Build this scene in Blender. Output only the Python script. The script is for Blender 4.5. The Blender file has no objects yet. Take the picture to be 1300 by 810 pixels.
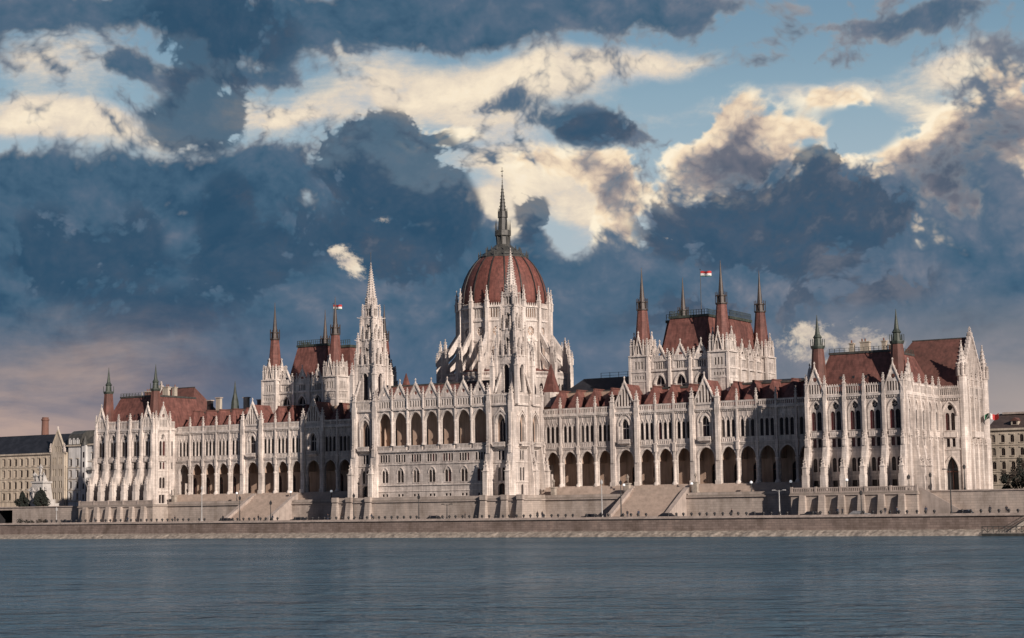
import bpy, math, random
from mathutils import Vector, Matrix, noise as mnoise
from mathutils.geometry import tessellate_polygon
random.seed(7)
R=math.radians; PI=math.pi
scene=bpy.context.scene; COL=scene.collection

# ------------------------------------------------------------------ materials
def nt(name):
    m=bpy.data.materials.new(name); m.use_nodes=True
    n=m.node_tree.nodes; l=m.node_tree.links
    return m,n,l,n['Principled BSDF']
def N(n,t,**k):
    x=n.new(t)
    for a,b in k.items(): setattr(x,a,b)
    return x
def ramp(n,stops):
    r=n.new('ShaderNodeValToRGB'); e=r.color_ramp.elements
    while len(e)<len(stops): e.new(.5)
    for q,(p,c) in zip(e,stops): q.position=p; q.color=(*c,1)
    return r
def mottled(name,c1,c2,c3,scale=.35,rough=.85,streak=.5,bump=.02,metal=0,blocks=0):
    m,n,l,b=nt(name)
    tc=N(n,'ShaderNodeTexCoord')
    a=N(n,'ShaderNodeTexNoise'); a.inputs['Scale'].default_value=scale; a.inputs['Detail'].default_value=7
    l.new(tc.outputs['Object'],a.inputs['Vector'])
    r=ramp(n,[(.3,c1),(.5,c2),(.72,c3)]); l.new(a.outputs['Fac'],r.inputs['Fac'])
    mp=N(n,'ShaderNodeMapping'); mp.inputs['Scale'].default_value=(1.3,1.3,.12); l.new(tc.outputs['Object'],mp.inputs['Vector'])
    s=N(n,'ShaderNodeTexNoise'); s.inputs['Scale'].default_value=1.2; s.inputs['Detail'].default_value=5; l.new(mp.outputs['Vector'],s.inputs['Vector'])
    sr=ramp(n,[(.35,(1-streak,)*3),(.6,(1,1,1))]); l.new(s.outputs['Fac'],sr.inputs['Fac'])
    mx=N(n,'ShaderNodeMix',data_type='RGBA',blend_type='MULTIPLY'); mx.inputs[0].default_value=1
    l.new(r.outputs['Color'],mx.inputs[6]); l.new(sr.outputs['Color'],mx.inputs[7])
    outc=mx.outputs[2]
    if blocks:
        sp=N(n,'ShaderNodeSeparateXYZ'); l.new(tc.outputs['Object'],sp.inputs[0]); ad=N(n,'ShaderNodeMath'); l.new(sp.outputs[0],ad.inputs[0]); l.new(sp.outputs[1],ad.inputs[1])
        cb=N(n,'ShaderNodeCombineXYZ'); l.new(ad.outputs[0],cb.inputs[0]); l.new(sp.outputs[2],cb.inputs[1])
        br=N(n,'ShaderNodeTexBrick'); br.inputs['Scale'].default_value=1; br.inputs['Brick Width'].default_value=1.1; br.inputs['Row Height'].default_value=.5; br.inputs['Mortar Size'].default_value=.02
        for q,v in (('Color1',1-blocks),('Color2',1.06),('Mortar',.72)): br.inputs[q].default_value=(v,v*.99,v*.975,1)
        l.new(cb.outputs[0],br.inputs['Vector'])
        m2=N(n,'ShaderNodeMix',data_type='RGBA',blend_type='MULTIPLY'); m2.inputs[0].default_value=1; l.new(outc,m2.inputs[6]); l.new(br.outputs['Color'],m2.inputs[7])
        # broad sooty and freshly cleaned zones
        zn=N(n,'ShaderNodeTexNoise'); zn.inputs['Scale'].default_value=.06; zn.inputs['Detail'].default_value=5; zn.inputs['Roughness'].default_value=.6; l.new(tc.outputs['Object'],zn.inputs['Vector'])
        zr=ramp(n,[(.36,(.78,.77,.77)),(.5,(1.0,.99,.98)),(.64,(1.12,1.12,1.11))]); l.new(zn.outputs['Fac'],zr.inputs['Fac'])
        m3=N(n,'ShaderNodeMix',data_type='RGBA',blend_type='MULTIPLY'); m3.inputs[0].default_value=1; l.new(m2.outputs[2],m3.inputs[6]); l.new(zr.outputs['Color'],m3.inputs[7]); outc=m3.outputs[2]
    l.new(outc,b.inputs['Base Color'])
    b.inputs['Roughness'].default_value=rough; b.inputs['Metallic'].default_value=metal
    f=N(n,'ShaderNodeTexNoise'); f.inputs['Scale'].default_value=3; f.inputs['Detail'].default_value=6; l.new(tc.outputs['Object'],f.inputs['Vector'])
    bp=N(n,'ShaderNodeBump'); bp.inputs['Strength'].default_value=.5; bp.inputs['Distance'].default_value=bump
    l.new(f.outputs['Fac'],bp.inputs['Height']); l.new(bp.outputs['Normal'],b.inputs['Normal'])
    return m
def coursed(name,c1,c2,mortar,bw,bh,streak=.35,msize=.03):
    m,n,l,b=nt(name)
    tc=N(n,'ShaderNodeTexCoord'); sp=N(n,'ShaderNodeSeparateXYZ'); l.new(tc.outputs['Object'],sp.inputs[0])
    ad=N(n,'ShaderNodeMath'); l.new(sp.outputs[0],ad.inputs[0]); l.new(sp.outputs[1],ad.inputs[1])
    cb=N(n,'ShaderNodeCombineXYZ'); l.new(ad.outputs[0],cb.inputs[0]); l.new(sp.outputs[2],cb.inputs[1])
    br=N(n,'ShaderNodeTexBrick'); br.inputs['Scale'].default_value=1
    br.inputs['Brick Width'].default_value=bw; br.inputs['Row Height'].default_value=bh; br.inputs['Mortar Size'].default_value=msize
    br.inputs['Color1'].default_value=(*c1,1); br.inputs['Color2'].default_value=(*c2,1); br.inputs['Mortar'].default_value=(*mortar,1)
    l.new(cb.outputs[0],br.inputs['Vector'])
    mp=N(n,'ShaderNodeMapping'); mp.inputs['Scale'].default_value=(.5,.5,.2); l.new(tc.outputs['Object'],mp.inputs['Vector'])
    s=N(n,'ShaderNodeTexNoise'); s.inputs['Scale'].default_value=.7; s.inputs['Detail'].default_value=7; s.inputs['Roughness'].default_value=.65; l.new(mp.outputs['Vector'],s.inputs['Vector'])
    sr=ramp(n,[(.3,(1-streak,1-streak*1.05,1-streak*1.1)),(.52,(1-streak*.35,)*3),(.7,(1.08,1.05,1.02))]); l.new(s.outputs['Fac'],sr.inputs['Fac'])
    mx=N(n,'ShaderNodeMix',data_type='RGBA',blend_type='MULTIPLY'); mx.inputs[0].default_value=1
    l.new(br.outputs['Color'],mx.inputs[6]); l.new(sr.outputs['Color'],mx.inputs[7]); l.new(mx.outputs[2],b.inputs['Base Color'])
    b.inputs['Roughness'].default_value=.9
    return m
def plain(name,c,rough=.6,metal=0,emit=0):
    m,n,l,b=nt(name)
    tc=N(n,'ShaderNodeTexCoord'); a=N(n,'ShaderNodeTexNoise'); a.inputs['Scale'].default_value=2.5; a.inputs['Detail'].default_value=4; l.new(tc.outputs['Object'],a.inputs['Vector'])
    r=ramp(n,[(.3,tuple(x*.75 for x in c)),(.7,tuple(min(1,x*1.15) for x in c))]); l.new(a.outputs['Fac'],r.inputs['Fac']); l.new(r.outputs['Color'],b.inputs['Base Color'])
    b.inputs['Roughness'].default_value=rough; b.inputs['Metallic'].default_value=metal
    if emit: b.inputs['Emission Color'].default_value=(*c,1); b.inputs['Emission Strength'].default_value=emit
    return m
M={}
M['stone']=mottled('limestone',(.55,.49,.455),(.65,.585,.545),(.73,.665,.625),.3,.9,.37,.03,0,.17)
M['trim']=mottled('carved_limestone',(.61,.545,.505),(.71,.64,.595),(.79,.72,.675),.5,.9,.33,.04,0,.12)
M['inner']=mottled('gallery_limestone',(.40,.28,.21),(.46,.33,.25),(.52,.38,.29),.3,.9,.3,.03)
M['ashlar']=coursed('terrace_ashlar',(.46,.39,.345),(.54,.46,.405),(.34,.29,.25),1.5,.55,.48)
M['quay']=coursed('quay_masonry',(.21,.16,.138),(.29,.225,.195),(.14,.108,.094),1.3,.5,.5)
M['riprap']=mottled('pale_riprap',(.20,.17,.145),(.33,.285,.24),(.46,.40,.34),1.1,.95,.3,.25)
M['coping']=mottled('coping_stone',(.34,.285,.25),(.42,.35,.31),(.5,.42,.37),.6,.9,.2,.02)
M['tile']=mottled('red_roof_tiles',(.15,.06,.05),(.198,.08,.066),(.25,.108,.09),.5,.75,.4,.05,0,.18)
M['dometile']=mottled('dome_tiles',(.145,.05,.04),(.19,.067,.053),(.235,.086,.068),.4,.7,.4,.04,0,.15)
M['tile_dark']=mottled('brown_roof_tiles',(.10,.045,.036),(.14,.06,.047),(.18,.075,.06),.5,.75,.3,.05)
M['roof_brown']=mottled('old_brown_roof',(.05,.033,.03),(.07,.047,.042),(.09,.062,.055),.5,.8,.3,.03)
M['slate']=mottled('dark_slate',(.012,.013,.018),(.02,.021,.028),(.032,.034,.044),.4,.6,.3,.03)
M['lead']=mottled('dark_lead',(.045,.045,.042),(.07,.068,.062),(.10,.095,.085),.7,.55,.3,.03)
M['rib']=mottled('dark_rib_metal',(.022,.018,.017),(.035,.028,.026),(.05,.04,.037),.7,.6,.3,.02)
M['blind']=plain('pale_blinds_behind_glass',(.20,.165,.14),.4)
M['copper']=mottled('green_copper',(.03,.038,.032),(.05,.062,.05),(.085,.1,.08),.7,.6,.3,.03)
M['bronze']=mottled('brown_spire_metal',(.05,.038,.033),(.075,.056,.048),(.10,.075,.063),.7,.55,.3,.03)
M['glass']=plain('dark_window_glass',(.02,.014,.016),.3)
M['glass'].node_tree.nodes['Principled BSDF'].inputs['Specular IOR Level'].default_value=.25
M['redglass']=plain('red_blinds_behind_glass',(.085,.022,.022),.3)
M['sash']=plain('brown_window_sash',(.10,.075,.06),.6)
M['iron_and_shade']=plain('black_iron_and_tunnel_shade',(.025,.024,.026),.5)
M['white']=plain('white_paint',(.72,.72,.70),.5); M['palegrey']=plain('pale_grey_paint',(.42,.41,.40),.5)
M['globe']=plain('white_lamp_glass',(.85,.87,.9),.3,0,.35)
M['brick']=coursed('chimney_brick',(.22,.10,.075),(.27,.125,.09),(.17,.11,.09),.5,.18,.3)
M['ochre']=mottled('ochre_render',(.52,.44,.345),(.6,.51,.405),(.66,.57,.46),.3,.9,.3,.02)
M['pale']=mottled('pale_grey_render',(.56,.54,.52),(.66,.64,.62),(.74,.72,.7),.3,.9,.3,.02)
M['cream']=mottled('cream_render',(.42,.36,.29),(.5,.43,.35),(.57,.5,.41),.3,.9,.3,.02)
M['navy']=mottled('navy_roof_sheets',(.014,.018,.028),(.02,.026,.04),(.03,.037,.054),.3,.7,.3,.02)
M['flagred']=plain('flag_red',(.55,.05,.05),.8); M['flagwhite']=plain('flag_white',(.8,.78,.76),.8); M['flaggreen']=plain('flag_green',(.03,.16,.08),.8)
M['leaf']=plain('dark_leaves',(.013,.017,.013),.9); M['leaf2']=plain('brown_twigs',(.045,.034,.026),.9)
M['bark']=plain('bark',(.06,.045,.035),.9)
M['car']=plain('dark_car_paint',(.02,.022,.028),.25); M['car2']=plain('silver_car_paint',(.25,.25,.26),.3)
M['tyre']=plain('tyre_rubber',(.012,.012,.012),.9)
M['marble']=mottled('white_marble',(.44,.41,.385),(.53,.5,.47),(.6,.57,.54),.8,.7,.15,.05)
M['figure']=mottled('weathered_statue_stone',(.28,.24,.2),(.38,.33,.28),(.46,.4,.34),1.5,.9,.2,.04)
M['skin']=plain('skin',(.45,.27,.2),.6); M['cloth1']=plain('dark_coat_cloth',(.02,.02,.026),.9); M['cloth2']=plain('blue_jeans_cloth',(.04,.05,.08),.9); M['hair']=plain('dark_hair',(.02,.014,.01),.8)
M['asphalt']=mottled('asphalt',(.04,.04,.042),(.052,.052,.054),(.065,.065,.066),.5,.95,.1,.01)
M['paving']=coursed('terrace_paving',(.30,.26,.225),(.35,.30,.26),(.2,.17,.15),1.2,1.2,.25)
M['steps']=mottled('stair_stone',(.42,.335,.28),(.48,.385,.32),(.55,.44,.37),.5,.9,.15,.02)

# ------------------------------------------------------------------ mesh builder
class MB:
    def __init__(s): s.v=[]; s.f=[]; s.m=[]; s.s=[]
    def face(s,pts,mat='stone',smooth=False):
        i=len(s.v); s.v+= [tuple(p) for p in pts]; s.f.append(tuple(range(i,i+len(pts)))); s.m.append(mat); s.s.append(smooth)
    def mesh(s,verts,faces,mat='stone',smooth=False):
        i=len(s.v); s.v+=[tuple(p) for p in verts]
        for f in faces: s.f.append(tuple(i+k for k in f)); s.m.append(mat); s.s.append(smooth)
    def hexa(s,p,mat='stone'):   # p: 4 bottom, 4 top
        s.mesh(p,[(3,2,1,0),(4,5,6,7),(0,1,5,4),(1,2,6,5),(2,3,7,6),(3,0,4,7)],mat)
    def box(s,x0,x1,y0,y1,z0,z1,mat='stone'):
        s.hexa([(x0,y0,z0),(x1,y0,z0),(x1,y1,z0),(x0,y1,z0),(x0,y0,z1),(x1,y0,z1),(x1,y1,z1),(x0,y1,z1)],mat)
    def frus(s,b,z0,t,z1,mat='stone'):  # b,t = (x0,x1,y0,y1)
        s.hexa([(b[0],b[2],z0),(b[1],b[2],z0),(b[1],b[3],z0),(b[0],b[3],z0),(t[0],t[2],z1),(t[1],t[2],z1),(t[1],t[3],z1),(t[0],t[3],z1)],mat)
    def lathe(s,cx,cy,prof,n=8,ph=None,mat='stone',smooth=False):
        if ph is None: ph=PI/n
        i=len(s.v); k=len(prof)
        for r,z in prof:
            for j in range(n):
                a=ph+2*PI*j/n; s.v.append((cx+r*math.cos(a),cy+r*math.sin(a),z))
        for q in range(k-1):
            for j in range(n):
                a=i+q*n+j; b=i+q*n+(j+1)%n
                s.f.append((a,b,b+n,a+n)); s.m.append(mat); s.s.append(smooth)
        s.f.append(tuple(i+j for j in reversed(range(n)))); s.m.append(mat); s.s.append(False)
        s.f.append(tuple(i+(k-1)*n+j for j in range(n))); s.m.append(mat); s.s.append(False)
    def tube(s,p,q,r,mat='iron_and_shade',n=6,r2=None):
        p=Vector(p);q=Vector(q);d=(q-p).normalized();a=d.orthogonal().normalized();b=d.cross(a);r2=r if r2 is None else r2
        V=[p+(a*math.cos(2*PI*j/n)+b*math.sin(2*PI*j/n))*r for j in range(n)]+[q+(a*math.cos(2*PI*j/n)+b*math.sin(2*PI*j/n))*r2 for j in range(n)]
        s.mesh(V,[(j,(j+1)%n,n+(j+1)%n,n+j) for j in range(n)]+[tuple(reversed(range(n))),tuple(range(n,2*n))],mat)
    def ball(s,c,r,mat,n=8,sz=1.0,jit=0):
        V=[];k=n//2+1
        for i in range(k+1):
            t=PI*i/k
            for j in range(n):
                a=2*PI*j/n; rr=r*(1+random.uniform(-jit,jit))
                V.append((c[0]+rr*math.sin(t)*math.cos(a),c[1]+rr*math.sin(t)*math.sin(a),c[2]+rr*sz*math.cos(t)))
        F=[(i*n+j,(i+1)*n+j,(i+1)*n+(j+1)%n,i*n+(j+1)%n) for i in range(k) for j in range(n)]
        s.mesh(V,F,mat,True)
    def prism(s,pts,F,d0,d1,mat='stone'):  # polygon (u,z) extruded from d0 to d1 along the frame normal
        n=len(pts)
        V=[F(u,z,d0) for u,z in pts]+[F(u,z,d1) for u,z in pts]
        s.mesh(V,[tuple(range(n)),tuple(reversed(range(n,2*n)))]+[(i,(i+1)%n,n+(i+1)%n,n+i) for i in range(n)],mat)
    def fbox(s,F,u0,u1,z0,z1,d0,d1,mat='stone'):
        s.hexa([F(u0,z0,d1),F(u1,z0,d1),F(u1,z0,d0),F(u0,z0,d0),F(u0,z1,d1),F(u1,z1,d1),F(u1,z1,d0),F(u0,z1,d0)],mat)
    def panel(s,F,outer,holes,d=0,depth=.5,mat='stone',rmat=None):
        if len(outer)==4 and len(holes)>1:
            us=[p[0] for p in outer]; zs=[p[1] for p in outer]
            if len(set(us))==2 and len(set(zs))==2:       # one cell per opening
                hs=sorted(holes,key=lambda h:min(q[1] for q in h)); rows=[]
                for h in hs:
                    lo=min(q[1] for q in h); hi=max(q[1] for q in h)
                    if rows and lo<rows[-1][1]: rows[-1][1]=max(hi,rows[-1][1]); rows[-1][2].append(h)
                    else: rows.append([lo,hi,[h]])
                zb=min(zs)
                for i,(lo,hi,hh) in enumerate(rows):
                    zt=max(zs) if i==len(rows)-1 else (hi+rows[i+1][0])/2
                    hh.sort(key=lambda h:min(q[0] for q in h)); ub=min(us)
                    for j,h in enumerate(hh):
                        ut=max(us) if j==len(hh)-1 else (max(q[0] for q in h)+min(q[0] for q in hh[j+1]))/2
                        s.panel(F,rect(ub,ut,zb,zt),[h],d,depth,mat,rmat); ub=ut
                    zb=zt
                return
        polys=[[Vector((u,z,0)) for u,z in outer]]+[[Vector((u,z,0)) for u,z in h] for h in holes]
        allp=[p for q in polys for p in q]
        tris=tessellate_polygon(polys)
        s.mesh([F(p.x,p.y,d) for p in allp],[tuple(t) for t in tris],mat)
        for h in holes:
            n=len(h)
            s.mesh([F(u,z,d) for u,z in h]+[F(u,z,d-depth) for u,z in h],[(i,(i+1)%n,n+(i+1)%n,n+i) for i in range(n)],rmat or mat)
    def build(s,name,parent=None):
        me=bpy.data.meshes.new(name); me.from_pydata(s.v,[],s.f)
        names=list(dict.fromkeys(s.m))
        for k in names: me.materials.append(M[k])
        idx={k:i for i,k in enumerate(names)}
        me.polygons.foreach_set('material_index',[idx[k] for k in s.m]); me.polygons.foreach_set('use_smooth',s.s)
        me.update()
        o=bpy.data.objects.new(name,me); COL.objects.link(o)
        if parent is not None: o.parent=parent
        return o
def frame(x,y,ux,uy):
    # u runs along (ux,uy); outward normal is to the right of u
    nx,ny=uy,-ux
    return lambda u,z,d=0: (x+ux*u+nx*d, y+uy*u+ny*d, z)
def rect(u0,u1,z0,z1): return [(u0,z0),(u1,z0),(u1,z1),(u0,z1)]
def arch(uc,hw,z0,zs,za,n=7):
    h=za-zs; 
    P=[(uc-hw,z0),(uc+hw,z0)]
    if h<=hw*1.001:
        for i in range(2*n+1):
            a=PI*i/(2*n); P.append((uc+hw*math.cos(a),zs+h*math.sin(a)))
        return P
    Rr=(hw*hw+h*h)/(2*hw); a1=math.asin(h/Rr)
    rt=[(uc+hw-Rr+Rr*math.cos(a1*i/n),zs+Rr*math.sin(a1*i/n)) for i in range(n+1)]
    return P+rt+[(2*uc-u,z) for u,z in reversed(rt[:-1])]
def empty(name,loc=(0,0,0),label=None,cat=None,group=None):
    o=bpy.data.objects.new(name,None); COL.objects.link(o); o.location=loc; o.empty_display_size=.5
    tag(o,label,cat,group); return o
def tag(o,label=None,cat=None,group=None,kind=None):
    for k,v in (('label',label),('category',cat),('group',group),('kind',kind)):
        if v: o[k]=v
    return o
def copy_tree(o,parent=None):
    c=o.copy(); COL.objects.link(c); c.parent=parent
    for ch in o.children: copy_tree(ch,c)
    return c
def mirror_part(o):
    c=copy_tree(o,o.parent); c.scale.x=-1; return c
def pinnacle(mb,x,y,z0,w,hs,hp,mat='trim',n=4):
    h=w/2
    mb.box(x-h,x+h,y-h,y+h,z0,z0+hs,mat)
    mb.box(x-h*1.3,x+h*1.3,y-h*1.3,y+h*1.3,z0+hs,z0+hs+.18,mat)
    mb.lathe(x,y,[(h*1.25,z0+hs+.18),(h*.75,z0+hs+.18+hp*.35),(.05,z0+hs+hp)],4,PI/4,mat)
    for k in (.35,.6):                                  # crockets
        r=h*(1.35-1.1*k); z=z0+hs+.18+hp*k
        for a in range(4):
            c=PI/4+a*PI/2; mb.box(x+r*math.cos(c)-.09,x+r*math.cos(c)+.09,y+r*math.sin(c)-.09,y+r*math.sin(c)+.09,z-.12,z+.12,mat)
    mb.box(x-.14,x+.14,y-.14,y+.14,z0+hs+hp-.28,z0+hs+hp-.05,mat)
def spire(mb,x,y,z0,z1,r,n=8,mat='trim',crock=12,bulge=0,size=.16):
    mb.lathe(x,y,[(r,z0),(r*.5,z0+(z1-z0)*.5),(.06,z1)],n,None,mat)
    for k in range(crock):
        t=(k+.5)/crock; rr=r*(1-t)+.05; z=z0+(z1-z0)*t
        for a in range(n):
            c=PI/n+a*2*PI/n; q=size*(1-.4*t)
            mb.box(x+rr*math.cos(c)-q,x+rr*math.cos(c)+q,y+rr*math.sin(c)-q,y+rr*math.sin(c)+q,z-q,z+q,mat)
    mb.ball((x,y,z1),.2,mat,6)
def parapet(mb,F,u0,u1,z0,z1,d=0,step=.55,post=.2,mat='trim',th=.3,cren=0):
    mb.fbox(F,u0,u1,z0,z0+.28,d-th,d+.02,mat); mb.fbox(F,u0,u1,z1-.28,z1,d-th,d+.02,mat)
    n=max(1,round((u1-u0)/step))
    for i in range(n+1):
        u=u0+(u1-u0)*i/n; a=max(u0,u-post/2); b=min(u1,u+post/2)
        mb.fbox(F,a,b,z0+.28,z1-.28,d-th*.85,d,mat)
        if cren and i<n:
            uc=u0+(u1-u0)*(i+.5)/n
            mb.prism([(uc-step*.3,z1),(uc+step*.3,z1),(uc,z1+cren)],F,d-th*.8,d-.03,mat)
def gable(F,uc,hw,zb,zp,d,slits,mat='trim',rose=None,th=.4):
    mb=MB(); holes=[]
    for u,w,a,b in slits: holes.append(arch(uc+u,w/2,a,b-w/2,b,3))
    if rose: 
        zr,rr=rose; holes.append([(uc+rr*math.cos(2*PI*k/8+PI/8),zr+rr*math.sin(2*PI*k/8+PI/8)) for k in range(8)])
    out=[(uc-hw,zb),(uc+hw,zb),(uc+hw,zb+.3),(uc,zp),(uc-hw,zb+.3)]
    mb.panel(F,out,holes,d,th,mat)
    mb.panel(F,out,holes,d-th,0.01,mat)
    # raking copings
    for sg in (-1,1):
        mb.prism([(uc+sg*hw*1.06,zb+.2),(uc+sg*hw*1.06,zb+.75),(uc,zp+.55),(uc,zp)],F,d-th-.1,d+.22,mat)
        for k in range(1,6):
            t=k/6; u=uc+sg*hw*1.06*(1-t); z=zb+.75+(zp-zb-.2)*t
            mb.fbox(F,u-.12,u+.12,z-.05,z+.3,d-.3,d+.12,mat)
    c=F(uc,0,d-.1); mb.lathe(c[0],c[1],[(.22,zp+.3),(.1,zp+1.1),(.26,zp+1.25),(.05,zp+1.7)],4,PI/4,mat)
    return mb
WR=random.Random(3)
def lights(F,uc,n,w,gap,z0,z1,d=-.22,mat='glass',head=None):
    """window part: n dark lancet panes set back behind slim stone mullions"""
    mb=MB(); tot=n*w+(n-1)*gap
    for i in range(n):
        u=uc-tot/2+w/2+i*(w+gap)
        P=arch(u,w/2+.02,z0-.02,z1-w*.6,z1+.03,4) if head!='flat' else rect(u-w/2-.02,u+w/2+.02,z0-.02,z1+.02)
        rm=WR.random(); pm=mat if (i%2==0 or mat!='redglass') else 'glass'
        if mat=='glass' and rm<.12: pm='blind'
        elif mat=='glass' and rm<.22: pm='redglass'
        mb.face([F(a,b,d) for a,b in P],pm)
        if w>.8: mb.fbox(F,u-.025,u+.025,z0,z1-.1,d,d+.05,'sash'); mb.fbox(F,u-w/2,u+w/2,(z0+z1)/2-.025,(z0+z1)/2+.025,d,d+.045,'sash')
        mb.fbox(F,u-w/2-.08,u+w/2+.08,z0-.16,z0-.03,-.1,.12,'trim')
    return mb
def light_holes(uc,n,w,gap,z0,z1,flat=False):
    tot=n*w+(n-1)*gap; H=[]
    for i in range(n):
        u=uc-tot/2+w/2+i*(w+gap)
        H.append(rect(u-w/2,u+w/2,z0,z1) if flat else arch(u,w/2,z0,z1-w*.6,z1,4))
    return H
def hood(mb,F,uc,hw,zs,za,d0,d1,t=.18,mat='trim',n=6):
    A=arch(uc,hw,zs,zs,za,n)[2:]; B=arch(uc,hw+t,zs,zs,za+t*1.2,n)[2:]
    for i in range(len(A)-1):
        mb.prism([A[i],B[i],B[i+1],A[i+1]],F,d0,d1,mat)

PB=empty('parliament_building',(0,0,5),'vast pale limestone gothic revival parliament with red dome, spires and arcaded river front','building')
PB.location=(0,0,0)

# ================================================================== WING (south side, then mirrored)
W=4.97; WG=6.695; X0=25.14; FLOOR=12.6
F0=frame(0,0,1,0)
def build_wing():
    wall=MB()
    bays=[]; x=X0
    for k in 'wwwwGwwwGwwwww':
        bw=W if k=='w' else WG; bays.append((k,x,x+bw)); x+=bw
    XE=x
    root=None; subs=[]
    for k,a,b in bays:
        uc=(a+b)/2; ah=1.92 if k=='w' else 2.15
        holes=[arch(uc,ah,FLOOR,18.75,21.25,8)]
        wall.panel(F0,rect(a,b,9.9,22.1),holes,0,.65)
        hood(wall,F0,uc,ah,18.75,21.25,0,.16,.3)
        # upper storey
        if k=='w':
            H=light_holes(uc,3,.86,.45,23.5,27.6)
            wall.panel(F0,rect(a,b,22.1,30.3),H,0,.4)
            for i in (-1,0,1):
                hood(wall,F0,uc+i*1.31,.52,26.9,28.5,0,.14,.16)
                wall.fbox(F0,uc+i*1.31-.07,uc+i*1.31+.07,28.5,29.6,0,.1,'trim')
            for i in (-1.5,-.5,.5,1.5): wall.fbox(F0,uc+i*1.31-.09,uc+i*1.31+.09,23.4,27,0,.14,'trim')
            subs.append(('window',lights(F0,uc,3,.86,.45,23.5,27.6)))
            pb=MB(); parapet(pb,F0,a+.3,b-.3,30.5,31.95,.25,.5,.2); pb.fbox(F0,a+.3,b-.3,31.95,32.07,-.1,.3,'trim')
            subs.append(('parapet',pb))
            wall.fbox(F0,a+.3,b-.3,22.3,23.3,0,.1,'trim')
            n=9
            for i in range(n): wall.fbox(F0,a+.45+i*(b-a-.9)/(n-1)-.08,a+.45+i*(b-a-.9)/(n-1)+.08,22.45,23.15,.1,.2,'trim')
        else:
            H=[arch(uc,.95,23.5,27.2,28.7,6)]
            wall.panel(F0,rect(a,b,22.1,31.4),H,0,.6)
            hood(wall,F0,uc,1.0,27.2,28.8,0,.3,.35); hood(wall,F0,uc,1.9,27.0,30.0,0,.22,.3)
            for s in (-1,1): wall.fbox(F0,uc+s*1.9-.2,uc+s*1.9+.2,23,27,0,.25,'trim')
            wm=MB(); wm.face([F0(p,q,-.55) for p,q in arch(uc,.97,23.4,27.2,28.75,6)],'glass'); wm.fbox(F0,uc-.06,uc+.06,23.5,28.3,-.55,-.45,'trim'); wm.fbox(F0,uc-.9,uc+.9,26.4,26.55,-.55,-.46,'trim')
            subs.append(('window',wm))
            bm=MB(); bm.hexa([F0(uc-1.1,22.1,.1),F0(uc+1.1,22.1,.1),F0(uc+1.1,22.1,0),F0(uc-1.1,22.1,0),F0(uc-1.6,22.75,1.0),F0(uc+1.6,22.75,1.0),F0(uc+1.6,22.75,0),F0(uc-1.6,22.75,0)],'trim')
            parapet(bm,F0,uc-1.65,uc+1.65,22.76,23.75,1.1,.4,.16); subs.append(('balcony',bm))
            sl=[(i*.82,.48,31.9,min(36.1,37.2-abs(i*.82)*1.95)) for i in (-2.5,-1.5,-.5,.5,1.5,2.5)]
            sl=[q for q in sl if q[3]-q[2]>.7]
            g=gable(F0,uc,2.75,31.4,37.6,.2,sl); subs.append(('gable',g))
        # engaged arcade columns at the bay edge
    cols=[(bays[0][1],0)]+[(b,0) for _,_,b in bays]
    gedges=set()
    for k,a,b in bays:
        if k=='G': gedges|={round(a,3),round(b,3)}
    for x,_ in cols[1:-1]:
        g=round(x,3) in gedges
        c=MB(); r=.42
        if g:
            c.fbox(F0,x-.62,x+.62,9.9,31.4,-.1,.75,'trim'); c.fbox(F0,x-.75,x+.75,9.9,13.4,-.1,1.0,'trim'); c.fbox(F0,x-.4,x+.4,18,29,.75,1.0,'trim')
            p=F0(x,0,.3); pinnacle(c,p[0],p[1],31.4,.95,1.6,2.6)
            subs.append(('buttress',c))
        else:
            p=F0(x,0,.22)
            c.lathe(p[0],p[1],[(.75,FLOOR-.6),(.75,FLOOR+.1),(.55,FLOOR+.5),(r,FLOOR+.7),(r,17.5),(.62,18.1),(.62,18.4)],10,None,'trim')
            subs.append(('column',c))
            q=MB(); q.fbox(F0,x-.22,x+.22,18.4,32.0,-.05,.42,'trim'); q.fbox(F0,x-.36,x+.36,20.5,22.3,-.05,.55,'trim')
            q.box(x-.5,x+.5,-.62,-.1,22.3,22.6,'trim')
            pinnacle(q,x,-.2,32.0,.5,.7,2.1); subs.append(('buttress',q))
    # string courses, cornice
    for z0,z1,d in ((22.05,22.3,.32),(30.05,30.5,.45),(21.75,21.9,.2)): wall.fbox(F0,X0,XE,z0,z1,-.1,d,'trim')
    n=int((XE-X0)/.55)
    for i in range(n): wall.fbox(F0,X0+i*.55,X0+i*.55+.25,29.7,30.05,0,.3,'trim')
    # gallery behind the arches
    G=frame(0,4.6,1,0); H=[]
    for k,a,b in bays:
        uc=(a+b)/2; H.append(arch(uc,.85,FLOOR,16.2,17.6,4))
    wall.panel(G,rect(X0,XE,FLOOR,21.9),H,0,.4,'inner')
    doors=[]
    for k,a,b in bays:
        uc=(a+b)/2; dm=MB(); doors.append(dm); dm.face([G(p,q,-.35) for p,q in arch(uc,.87,FLOOR,16.2,17.65,4)],'glass'); dm.fbox(G,uc-.06,uc+.06,FLOOR,17.2,-.35,-.28,'tile_dark'); dm.fbox(G,uc-.85,uc+.85,15.6,15.8,-.35,-.27,'tile_dark')
    wall.box(X0,XE,.9,4.6,21.5,22.0,'inner'); wall.box(X0,XE,-.7,5.2,9.9,FLOOR,'steps')
    for i,b in enumerate(bays): wall.box(b[1]-.35,b[1]+.35,.9,4.55,18.2,21.5,'inner')
    for i in range(5): wall.box(X0+.4,XE-.4,-3.4+i*.54,-.7,9.9,10.4+i*.5,'steps')
    wall.box(X0,XE,5.2,15,9.9,30.3,'stone'); wall.box(X0,XE,.5,15,30.0,30.3,'lead')
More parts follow.
